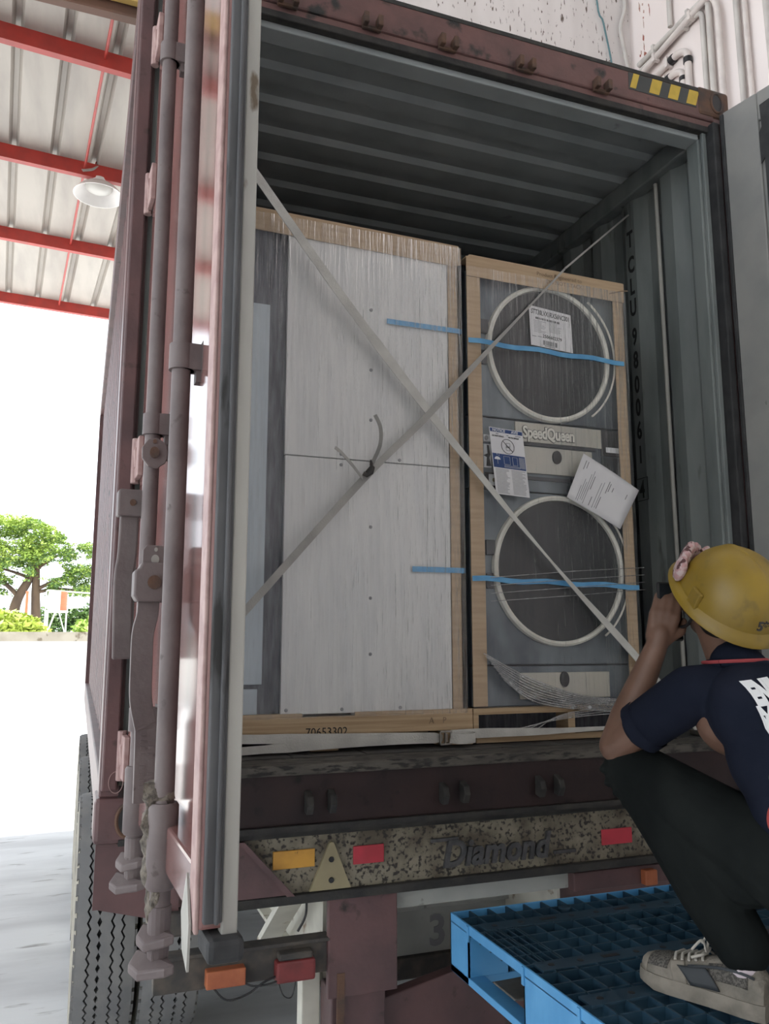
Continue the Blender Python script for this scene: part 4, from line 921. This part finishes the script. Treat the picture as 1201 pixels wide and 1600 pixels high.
gr = b.build('deck_grid', 'pallet_top', PL); gr['kind'] = 'stuff'
b = MB(); x = PX0+.023
while x < PX0+.13:
    for y0, y1 in ((-.646,-.40),): b.box(x-.002, y0, PZ1-.03, x+.002, y1, PZ1-.0016)
    x += .0229
b.build('fine_grid', 'pallet_top', PL)['kind'] = 'stuff'
for (xx, yy) in ((1.44,-.52),(1.66,-.60),(1.35,-.30)):
    MB().lathe([(0,.001),(.017,.001),(.020,-.002),(.020,-.02)], (xx, yy, PZ1-.001), n=18).build('grip_pad', 'pallet_top', PL, 40)
b = MB(); b.box(PX0+.01, PY0+.01, PZ1-.075, PX1-.01, -.90, PZ1-.070)
FK = thing('forklift_forks', (2.3, -.776, 0), 'dark steel lifting forks carrying the blue pallet', 'forklift')
for yc in (-.50, -1.05):
    MB().prism([(1.03, yc-.06, .826), (1.03, yc-.06, .832), (1.3, yc-.06, .838), (2.26, yc-.06, .852), (2.26, yc-.06, .812), (1.3, yc-.06, .812)], (0, .12, 0)).box(2.24, yc-.06, .812, 2.28, yc+.06, 1.2).build('fork', 'fork', FK, bevel=.003)
MB().box(2.28, -1.25, .85, 2.32, -.30, .92).box(2.28, -1.25, 1.08, 2.32, -.30, 1.15).build('carriage', 'fork', FK, bevel=.004)
for yc in (-.42, -1.13): MB().box(2.32, yc-.035, 0, 2.42, yc+.035, 1.24).build('mast_rail', 'fork', FK, bevel=.004)

# ================================================================== THE WORKER
F = Vector((-.37, .93, 0)).normalized(); LF = Vector((-F.y, F.x, 0)); V = Vector
PE = thing('person', (1.42, -1.0, .95), 'squatting worker in navy shirt and dark trousers seen from behind', 'person')
sl = V((1.285,-.985,1.625)); sr = V((1.565,-1.095,1.625)); el = V((1.205,-.790,1.485)); wl = V((1.283,-.872,1.735))
er = V((1.62,-.87,1.47)); wrr = V((1.50,-.83,1.74)); nk = V((1.395,-1.035,1.67)); hip = V((1.47,-1.19,1.26))
FH = V((.10, 1, 0)).normalized(); LH = V((-FH.y, FH.x, 0))     # the head is turned into the container and tipped back
HU = (UZ*math.cos(R(42)) - FH*math.sin(R(42))).normalized(); HF = (FH*math.cos(R(42)) + UZ*math.sin(R(42))).normalized()
HC = V((1.408,-.985,1.832)); rotH = Matrix((LH, HF, HU)).transposed()
hd = lambda a, b_, c: HC + LH*a + HF*b_ + HU*c
prims = [('e', HC, (.076,.092,.112), rotH), ('c', hd(0,.02,-.06), .055, hd(0,.045,-.09), .035), ('c', nk-V((0,0,.03)), .060, hd(0,-.01,-.06), .056),
         ('c', hd(0,.09,.0), .012, hd(0,.112,-.028), .015), ('c', hd(.02,.088,-.062), .008, hd(-.02,.088,-.062), .008),
         ('e', hd(.078,.0,-.01), (.010,.02,.032), rotH), ('e', hd(-.078,.0,-.01), (.010,.02,.032), rotH),
         ('e', hd(.032,.080,.008), (.014,.012,.009), rotH), ('e', hd(-.032,.080,.008), (.014,.012,.009), rotH),
         ('e', nk-V((0,0,.10)), (.12,.09,.10), rotH)]
def hand(prims, w, dirv, side, palm_n, curl, ln=.088):
    dirv = dirv.normalized(); sd = dirv.cross(palm_n).normalized()*side
    pc = w + dirv*.05
    prims.append(('c', w, .026, w+dirv*.03, .028))
    for i in range(4):
        o = (i-1.5)*.018; kn = w + dirv*(.088-.004*abs(i-1.2)) + sd*o
        prims.append(('c', w+dirv*.02+sd*o*.6, .017, kn, .0125))
        L1 = (.038,.044,.041,.032)[i]; d1 = (dirv*math.cos(curl)+palm_n*math.sin(curl)).normalized(); d2_ = (dirv*math.cos(curl*2.1)+palm_n*math.sin(curl*2.1)).normalized(); d3 = (dirv*math.cos(curl*2.8)+palm_n*math.sin(curl*2.8)).normalized()
        q1 = kn+d1*L1; q2 = q1+d2_*L1*.65; q3 = q2+d3*L1*.5
        prims += [('c', kn, .0105, q1, .0095), ('c', q1, .0095, q2, .0088), ('c', q2, .0088, q3, .0075)]
    tb = w+dirv*.025-sd*.022; t1 = tb-sd*.028+dirv*.028+palm_n*.012; t2 = t1+dirv*.028+palm_n*.014
    prims += [('c', w+dirv*.01-sd*.008, .017, tb, .014), ('c', tb, .013, t1, .011), ('c', t1, .0105, t2, .009)]
for s_, e_, w_, sg in ((sl, el, wl, 1), (sr, er, wrr, -1)):
    mid_ = e_.lerp(w_, .3)
    prims += [('c', s_, .052, e_, .040), ('c', e_, .040, mid_, .042), ('c', mid_, .042, w_, .027)]
palm = (LF*-1*.7 + F*.5).normalized()
hand(prims, wl, V((.030,-.012,.10)), 1, palm, .42)
hand(prims, wrr, V((-.05,.0,.10)), -1, (LF*.9+F*.3).normalized(), .5)
tag(blob('body', prims, 'skin', PE, voxel=.0045, smooth=4), 'bare arms, neck and head')
b = MB()
for s_ in (1, -1): b.sphere(hd(.032*s_, .089, .010), .0085, 8, sc=(1,.7,.7), rot=rotH)
singles(b, 'eye', 'paper', PE, smooth=60)
MB().sphere(hd(0,-.012,.012), 1, 16, sc=(.081,.092,.107), rot=rotH).build('hair', 'hair', PE, 80)
# shirt
axis = (nk-hip).normalized(); rotT = Matrix((LF, (F-axis*F.dot(axis)).normalized(), axis)).transposed()
tp_ = lambda t, l=0, f_=0: hip.lerp(nk, t)+LF*l+F*f_
sp = [('e', tp_(.80), (.165,.105,.12), rotT), ('e', tp_(.55,0,-.005), (.155,.115,.15), rotT), ('e', tp_(.25), (.155,.125,.15), rotT), ('e', tp_(.08), (.165,.13,.10), rotT),
      ('c', tp_(.93), .062, sl, .066), ('c', tp_(.93), .062, sr, .066), ('c', sl, .066, sl.lerp(el, .56), .062), ('c', sr, .066, sr.lerp(er, .56), .062), ('c', tp_(1.0), .066, tp_(1.05)+F*.005, .062)]
shirt = blob('shirt', sp, 'shirt', PE, voxel=.007, smooth=5)
for e_, s_ in ((el, sl), (er, sr)):
    q = s_.lerp(e_, .60); d = (e_-s_).normalized(); MB().tube([q-d*.014, q+d*.014], .065, 20, cap=False).build('sleeve_hem', 'shirt', PE, 60)
cl = tp_(1.065)+F*.004; b = MB(); ring = []
for i in range(29):
    a = 2*math.pi*i/28; ring.append(cl + LF*.067*math.cos(a) + (F*.062)*math.sin(a) - axis*.004*math.sin(a))
b.tube(ring, .010, 8, cap=False); b.build('collar', 'shirt', PE, 60)
b = MB(); ring2 = [p + axis*.004 - (cl-p).normalized()*.009 for p in ring]; b.tube(ring2, .0045, 6, cap=False); b.build('collar_stripe', 'collar_red', PE, 60)
# print on the back, laid on the shirt surface
from mathutils.bvhtree import BVHTree
bmx = bmesh.new(); bmx.from_mesh(shirt.data); bvh = BVHTree.FromBMesh(bmx)
def on_back(o, off=.0025):
    me = o.data; bm = bmesh.new(); bm.from_mesh(me); bmesh.ops.triangulate(bm, faces=bm.faces); bmesh.ops.subdivide_edges(bm, edges=bm.edges, cuts=3, use_grid_fill=True)
    cv = Vector((.20, .98, 0)).normalized()
    for v in bm.verts:
        h, n, i, d = bvh.ray_cast(v.co - cv*.5, cv)
        if h: v.co = h - cv*off
    bm.to_mesh(me); bm.free()
tx = (-LF*.95 - UZ*.0).normalized(); tu = (axis + LF*.06).normalized()
for body, org, sz in (('ENE', V((1.305,-1.16,1.612)), .070), ('MY', V((1.317,-1.17,1.552)), .084)):
    o = text('back_print', body, sz, org, tx + UZ*.12, tu, 'white_print', PE, ext=0, sx=.62, bold=.005); on_back(o)
# trousers
kl = V((1.245,-.797,1.435)); al = V((1.335,-1.045,1.07)); kr = V((1.70,-.86,1.06)); ar = V((1.64,-1.22,1.05)); hl = hip+LF*.085-UZ*.02; hr = hip-LF*.085-UZ*.02
tr = [('e', hip-UZ*.02-F*.02, (.17,.14,.13), rotT), ('c', hl, .105, kl, .068), ('c', kl, .068, kl.lerp(al,.35)-F*.02, .078), ('c', kl.lerp(al,.35)-F*.02, .078, kl.lerp(al,.7)-F*.01, .072), ('c', kl.lerp(al,.7)-F*.01, .072, al+UZ*.015, .062),
      ('c', kl.lerp(al,.25)-F*.05-UZ*.03, .06, hl.lerp(kl,.35)-UZ*.07, .07), ('c', hr, .105, kr, .075), ('c', kr, .075, ar, .06)]
for k in range(7):
    q = kl.lerp(al, .02+.03*k) + F*(.055-.004*k); tr.append(('c', q+LF*.045-UZ*.02*(k % 2), .012, q-LF*.045+UZ*.018, .012))
for k in range(6):      # drape folds falling from the knee pit
    q = kl.lerp(al, .12+.1*k); tr.append(('c', q+LF*.06-F*.02, .016, q-UZ*.10+LF*.055-F*.085, .013))
tag(blob('trousers', tr, 'trousers', PE, voxel=.006, smooth=2), 'dark trousers creased at the knee')
# shoes
def shoe(heel, d, pitch_=0.0, nm='shoe'):
    d = d.normalized(); sdv = V((-d.y, d.x, 0)); Lh = .295
    prof = [(0,.030,.055),(.05,.036,.075),(.15,.039,.082),(.28,.039,.080),(.42,.041,.070),(.56,.045,.058),(.70,.049,.050),(.82,.048,.046),(.91,.040,.040),(.97,.026,.032),(1,.012,.022)]
    def P_(s, a, z): return heel + d*(s*Lh) + sdv*a + UZ*(z + pitch_*max(0, .55-s))
    b = MB(); n = 14; vs = []
    for s, w, h in prof:
        for j in range(n+1):
            t = math.pi*j/n; c = math.cos(t); vs.append(P_(s, (abs(c)**.75)*math.copysign(1, c)*w, .026+h*(math.sin(t)**.8)))
    b.add(vs, [(i*(n+1)+j, i*(n+1)+j+1, (i+1)*(n+1)+j+1, (i+1)*(n+1)+j) for i in range(len(prof)-1) for j in range(n)] + [tuple(range(n+1)), tuple((len(prof)-1)*(n+1)+j for j in range(n+1))])
    up_ = b.build(nm, 'shoe', PE, 60)
    b = MB(); m_ = 2; vs = []
    for s, w, h in prof:
        w2 = w+.006; sp_ = .012 if s > .85 else 0
        for a, z in ((-w2,.003+sp_*.6),(-w2-.002,.018),(-w2+.003,.036),(w2-.003,.036),(w2+.002,.018),(w2,.003+sp_*.6)): vs.append(P_(s+(.01 if s > .9 else -.015 if s < .02 else 0), a, z))
    b.add(vs, [(i*6+j, i*6+(j+1) % 6, (i+1)*6+(j+1) % 6, (i+1)*6+j) for i in range(len(prof)-1) for j in range(6)] + [(0,1,2,3,4,5), tuple((len(prof)-1)*6+j for j in range(6))])
    b.build('sole', 'shoe_sole', up_, 40)
    def surf(s, t, off=.003):
        for i in range(len(prof)-1):
            if prof[i][0] <= s <= prof[i+1][0]:
                k = (s-prof[i][0])/(prof[i+1][0]-prof[i][0]); w = prof[i][1]*(1-k)+prof[i+1][1]*k+off; h = prof[i][2]*(1-k)+prof[i+1][2]*k+off
                c = math.cos(t); return P_(s, (abs(c)**.75)*math.copysign(1, c)*w, .026+h*(math.sin(t)**.8))
    def patch(nm2, s0, s1, t0, t1, mt, off=.003, sk=0):
        b = MB(); vs = []; ns, nt = 8, 6
        for i in range(ns+1):
            for j in range(nt+1):
                tt = t0+(t1-t0)*j/nt; vs.append(surf(min(1,s0+(s1-s0)*i/ns+sk*j/nt), tt, off))
        b.add(vs, [(i*(nt+1)+j, i*(nt+1)+j+1, (i+1)*(nt+1)+j+1, (i+1)*(nt+1)+j) for i in range(ns) for j in range(nt)])
        o = b.build(nm2, mt, up_, 80); so = o.modifiers.new('t','SOLIDIFY'); so.thickness = .003; return o
    patch('toe_mesh', .72, .92, .55, 2.6, 'shoe_mesh', .002); patch('side_mesh', .10, .40, .35, .95, 'shoe_mesh', .002)
    patch('side_stripe', .30, .52, .12, .75, 'shoe_dark', .0035, sk=.12); patch('ankle_stripe', .05, .55, .70, .80, 'shoe_dark', .0045)
    patch('toe_cap', .90, .99, .1, 3.04, 'shoe_sole', .003); patch('overlay', .55, .66, .08, 1.1, 'shoe_sole', .003, sk=.05)
    for k in range(5):
        s = .46+.055*k; b = MB(); b.tube([surf(s-.01, 1.05, .004), surf(s+.01, 1.4, .008), surf(s, 1.75, .008), surf(s-.01, 2.1, .004)], .0035, 6); b.build('lace', 'lace', up_, 60)
    b = MB(); q = surf(.45, 1.5, .006)
    for dx, dz in ((.03,.02),(-.02,.025),(.035,-.01),(-.03,-.005)): b.tube(smoothpath([q, q+sdv*dx*.6+UZ*(dz+.012), q+sdv*dx+UZ*dz*.5+d*.02]), .003, 6)
    b.build('lace_bow', 'lace', up_, 60)
    MB().tube([P_(.16, 0, .08), P_(.17, 0, .125)], [.036, .038], 16).build('sock', 'sock', up_, 60)
    return up_
TOE = V((1.238,-.826,.951)); hd_ = F.copy()
shoe(TOE - F*.295, F); shoe(V((1.60,-1.28,.951)), V((.25,.97,0)))
tag(blob('waist_pouch', [('e', V((1.335,-1.185,1.375)), (.038,.03,.052), None), ('c', V((1.35,-1.18,1.40)), .028, V((1.36,-1.19,1.35)), .034)], 'red_pouch', PE, voxel=.006, smooth=5), 'red pouch hanging at the waist')
MB().sphere((1.308,-1.192,1.462), .012, 8, sc=(.7,.7,1.3)).build('pouch_clip', 'green_clip', PE, 60)
# helmet
HT = thing('hard_hat', (1.385, -1.0, 1.83), 'scuffed yellow hard hat on the squatting worker', 'hard hat')
h0 = HC + HU*.020
def hp_(a, b_, c): return h0 + LH*a + HF*b_ + HU*c
b = MB(); n = 40; rows = 14; vs = []
for i in range(rows+1):
    ph = (math.pi/2)*i/rows
    for j in range(n):
        a = 2*math.pi*j/n; r_ = math.cos(ph)**.85; ridge = .004*max(0, 1-abs(math.cos(a))*5)*math.sin(ph*1.8) if i > 2 else 0
        vs.append(hp_(.120*r_*math.cos(a), .134*r_*math.sin(a), .128*math.sin(ph)+ridge))
b.add(vs, [(i*n+j, i*n+(j+1) % n, (i+1)*n+(j+1) % n, (i+1)*n+j) for i in range(rows) for j in range(n)])
sh_ = b.build('shell', 'hat_yellow', HT, 60)
b = MB(); vs = []
for j in range(n):
    a = 2*math.pi*j/n; ex = .016 + .034*max(0, math.sin(a))**3
    for k, (e, z) in enumerate(((0, .006), (.55, -.001), (1, -.010), (1.02, -.014), (.5, -.006), (-.1, -.004))):
        vs.append(hp_((.120+ex*e)*math.cos(a), (.134+ex*e)*math.sin(a), z-.010*max(0,-math.sin(a))*max(e,0)))
b.add(vs, [(j*6+k, j*6+(k+1) % 6, ((j+1) % n)*6+(k+1) % 6, ((j+1) % n)*6+k) for j in range(n) for k in range(6)])
b.build('brim', 'hat_yellow', HT, 60)
for s_ in (1, -1):
    q = hp_(.118*s_, -.02, .02); b = MB(); b.obox(q, HF, HU, LH, .018, .022, .006); b.build('slot_boss', 'hat_yellow', HT, bevel=.004)
o = text('hat_marking', '5*', .030, hp_(.035, -.147, .030), -LH, HU+HF*.3, 'ink', HT, ext=.001, sx=1.0, bold=.001)
b = MB(); q0 = hp_(.03, -.02, -.02)
b.tube(smoothpath([hp_(.105,-.03,0), hd(.085,.0,-.06), hd(.06,.05,-.11), hd(0,.075,-.12), hd(-.06,.05,-.11), hd(-.085,0,-.06), hp_(-.105,-.03,0)]), .004, 6); b.build('chin_strap', 'black', HT, 60)
prm = []
for k in range(16):
    a = R(28+k*7.5); prm.append(('e', hp_(.129*math.cos(a)+.003*math.sin(k*2.1), .143*math.sin(a), .030+.020*math.sin(k*.45)+.004*math.cos(k*3)), (.014,.014,.032+.006*math.sin(k*1.7)), rotH))
tag(blob('tied_cloth', prm, 'cloth_pink', HT, voxel=.005, smooth=2), 'pink patterned cloth tied around the front of the hat')
PH = thing('mobile_phone', (1.33, -.87, 1.80), 'black phone held up beside the worker\'s face', 'phone')
pcn = V((1.338,-.862,1.822)); pn = (F*.9-LF*.35).normalized(); px_ = UZ.cross(pn).normalized()
MB().obox(pcn, px_, pn, UZ, .037, .0045, .075).build('case', 'black', PH, bevel=.006)
MB().obox(pcn-pn*.0052, px_, pn, UZ, .033, .0006, .070).build('screen', 'glass_dark', PH)

# ================================================================== BACKGROUND BEYOND THE YARD WALL
def leaves(b, c, rx, ry, rz, n, size, mi=0):
    for _ in range(n):
        while True:
            p = V((random.uniform(-1,1), random.uniform(-1,1), random.uniform(-1,1)))
            if .25 < p.length < 1: break
        p = V((c[0]+p.x*rx, c[1]+p.y*ry, c[2]+p.z*rz)); s = size*random.uniform(.6, 1.3)
        u = V((random.gauss(0,1), random.gauss(0,1), random.gauss(0,.5))).normalized(); w = u.cross(V((random.gauss(0,.7), random.gauss(0,.7), 1))).normalized()
        b.add([p-u*s, p+w*s*.55, p+u*s, p-w*s*.55], [(0,1,2,3)], mi)
def raintree(loc, label, stems, branches, pads, seed):
    random.seed(seed); t = thing('rain_tree', loc, label, 'tree'); b = MB(); y = loc[1]
    for pts, r in stems: b.tube(smoothpath([(x, y, z) for x, z in pts], 4), [r*(1-.5*i/(4*(len(pts)-1))) for i in range(4*(len(pts)-1)+1)], 8)
    for pts, r in branches:
        dy = random.uniform(-.8, .8); n = 4*(len(pts)-1)+1
        b.tube(smoothpath([(x, y+dy*i/len(pts), z) for i, (x, z) in enumerate(pts)], 4), [r*(1-.6*i/n) for i in range(n)], 6)
    b.build('trunk', 'bark', t, 60); lf = MB()
    n = 0
    while n < pads:
        x = random.uniform(-6.2, 1.0); yy = random.uniform(-1.8, 1.8); z = random.uniform(4.2, 8.5)
        top = 8.35 if x < -2.4 else 8.35-.75*(x+2.4) if x < -1 else 7.3-.22*(x+1)
        if z > top or ((x+1.75)/.75)**2+((z-5.5)/.5)**2 < 1 or ((x+3.9)/.6)**2+((z-7.15)/.2)**2 < 1 or ((x+.1)/.7)**2+((z-6.1)/.28)**2 < 1: continue
        if z < 4.9 and -3.4 < x < -1.9: continue
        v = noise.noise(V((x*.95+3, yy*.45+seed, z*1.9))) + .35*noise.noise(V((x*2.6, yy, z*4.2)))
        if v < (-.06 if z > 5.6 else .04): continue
        leaves(lf, (x, yy+y, z), .12, .12, .06, 2, .085, 0 if random.random() < .35+v*1.2+(z-6)*.12 else 1); n += 1  # more bright leaves towards the crown top: sunlight put into leaf colour
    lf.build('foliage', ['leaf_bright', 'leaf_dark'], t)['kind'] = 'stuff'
raintree((-2.9, 46, 0), 'wide spreading rain tree with dark forked trunk beyond the yard wall',
    [([(-3.75,0),(-3.55,2.6),(-3.35,3.9),(-2.85,5.0),(-2.5,6.1)], .34), ([(-2.3,0),(-2.35,2.6),(-2.45,4.2),(-2.5,5.6),(-2.7,7.0)], .30)],
    [([(-3.3,4.1),(-4.2,4.9),(-5.4,5.3)], .16), ([(-2.4,4.5),(-1.5,5.0),(-.4,5.5)], .13), ([(-2.4,4.35),(-1.2,4.55),(.4,4.4)], .12), ([(-2.5,5.6),(-1.6,6.3),(-.6,6.8)], .11), ([(-2.6,5.9),(-3.6,6.6),(-4.8,7.0)], .12), ([(-2.6,6.3),(-2.1,7.1),(-1.5,7.4)], .10), ([(-2.8,5.1),(-3.6,5.4),(-4.4,5.6)], .11)],
    17000, 11)
def bushy(nm, loc, label, blobs, mats, seed, size=.16, trunk=True):
    random.seed(seed); t = thing(nm, loc, label, 'bush' if nm == 'bush' else 'tree'); b = MB()
    for k in range(4): b.tube([V(loc), V(loc)+V((random.gauss(0,.3), random.gauss(0,.3), loc[2]+1.2))], [.09,.04], 6)
    b.build('trunk', 'bark', t, 60); lf = MB()
    for (x, y, z, rx, ry, rz, n, mi) in blobs: leaves(lf, (loc[0]+x, loc[1]+y, z), rx, ry, rz, n, size, mi)
    lf.build('foliage', list(mats), t)['kind'] = 'stuff'
bushy('bush', (-3.0, 33, 0), 'lime green bush just above the wall coping', [(0,0,2.2,1.6,1.2,.75,1300,0),(-1.4,0,2.0,1.3,1,.7,800,0),(1.0,0,1.8,1.0,1,.6,500,0)], ('leaf_lime', 'leaf_bright'), 3)
bushy('broadleaf_tree', (-.3, 52, 0), 'dark green low tree behind the water tank', [(0,0,2.9,.9,1,.9,1000,1),(.9,0,3.1,.9,1,1.0,1000,1),(-.9,0,2.9,.8,1,.9,900,1),(-1.9,0,2.9,.7,1,.9,800,1)], ('leaf_bright', 'leaf_dark'), 5, .13)
bushy('broadleaf_tree', (-5.0, 54, 0), 'dark low tree behind the rain tree trunk', [(0,0,2.9,1.2,1,.9,1000,1),(1.5,0,2.6,.8,1,.7,600,1)], ('leaf_bright', 'leaf_dark'), 6, .14)
bushy('bush', (.35, 31, 0), 'small green bush right of the water tower legs', [(0,0,2.15,.75,.8,.5,500,0)], ('leaf_bright', 'leaf_dark'), 8, .14)
TK = thing('water_tank', (-1.05, 36, 0), 'orange water drum on a white steel tower above the wall', 'water tank')
tkp = [(0,0),(.38,0),(.40,.02),(.395,.25),(.405,.26),(.405,.28),(.395,.29),(.395,.55),(.405,.56),(.405,.58),(.395,.59),(.39,.80),(.36,.83),(0,.86)]
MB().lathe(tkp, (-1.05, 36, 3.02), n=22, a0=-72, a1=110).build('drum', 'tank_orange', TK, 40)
MB().lathe(tkp, (-1.05, 36, 3.02), n=22, a0=110, a1=288).build('drum_lit_side', 'tower_white', TK, 40)  # white sector paints the sunlit side of the orange drum
b = MB()
for sx in (-1, 1):
    for sy in (-1, 1): b.tube([(-1.05+.40*sx, 36+.4*sy, 0), (-1.05+.38*sx, 36+.38*sy, 3.0)], .03, 8)
b.box(-1.5, 35.55, 2.94, -.6, 36.45, 3.02)
for sx in (-1, 1): b.tube([(-1.05+.40*sx, 35.6, 1.9), (-1.05+.08*sx, 35.6, 2.94)], .022, 6); b.tube([(-1.05+.40*sx, 36.4, 1.9), (-1.05+.08*sx, 36.4, 2.94)], .022, 6)
b.build('tower', 'tower_white', TK)
MB().tube(bent([(-1.52,35.9,0),(-1.52,35.9,3.9),(.9,35.9,3.76)], .1), .03, 8).build('feed_pipe', 'tower_white', TK, 60)
MB().tube([(-2.35,37,0),(-2.35,37,3.9)], .06, 8).build('utility_pole', 'tank_orange'); tag(bpy.data.objects['utility_pole'], 'thin red post standing before the tree trunk', 'post')
# keep every top-level piece of the setting marked
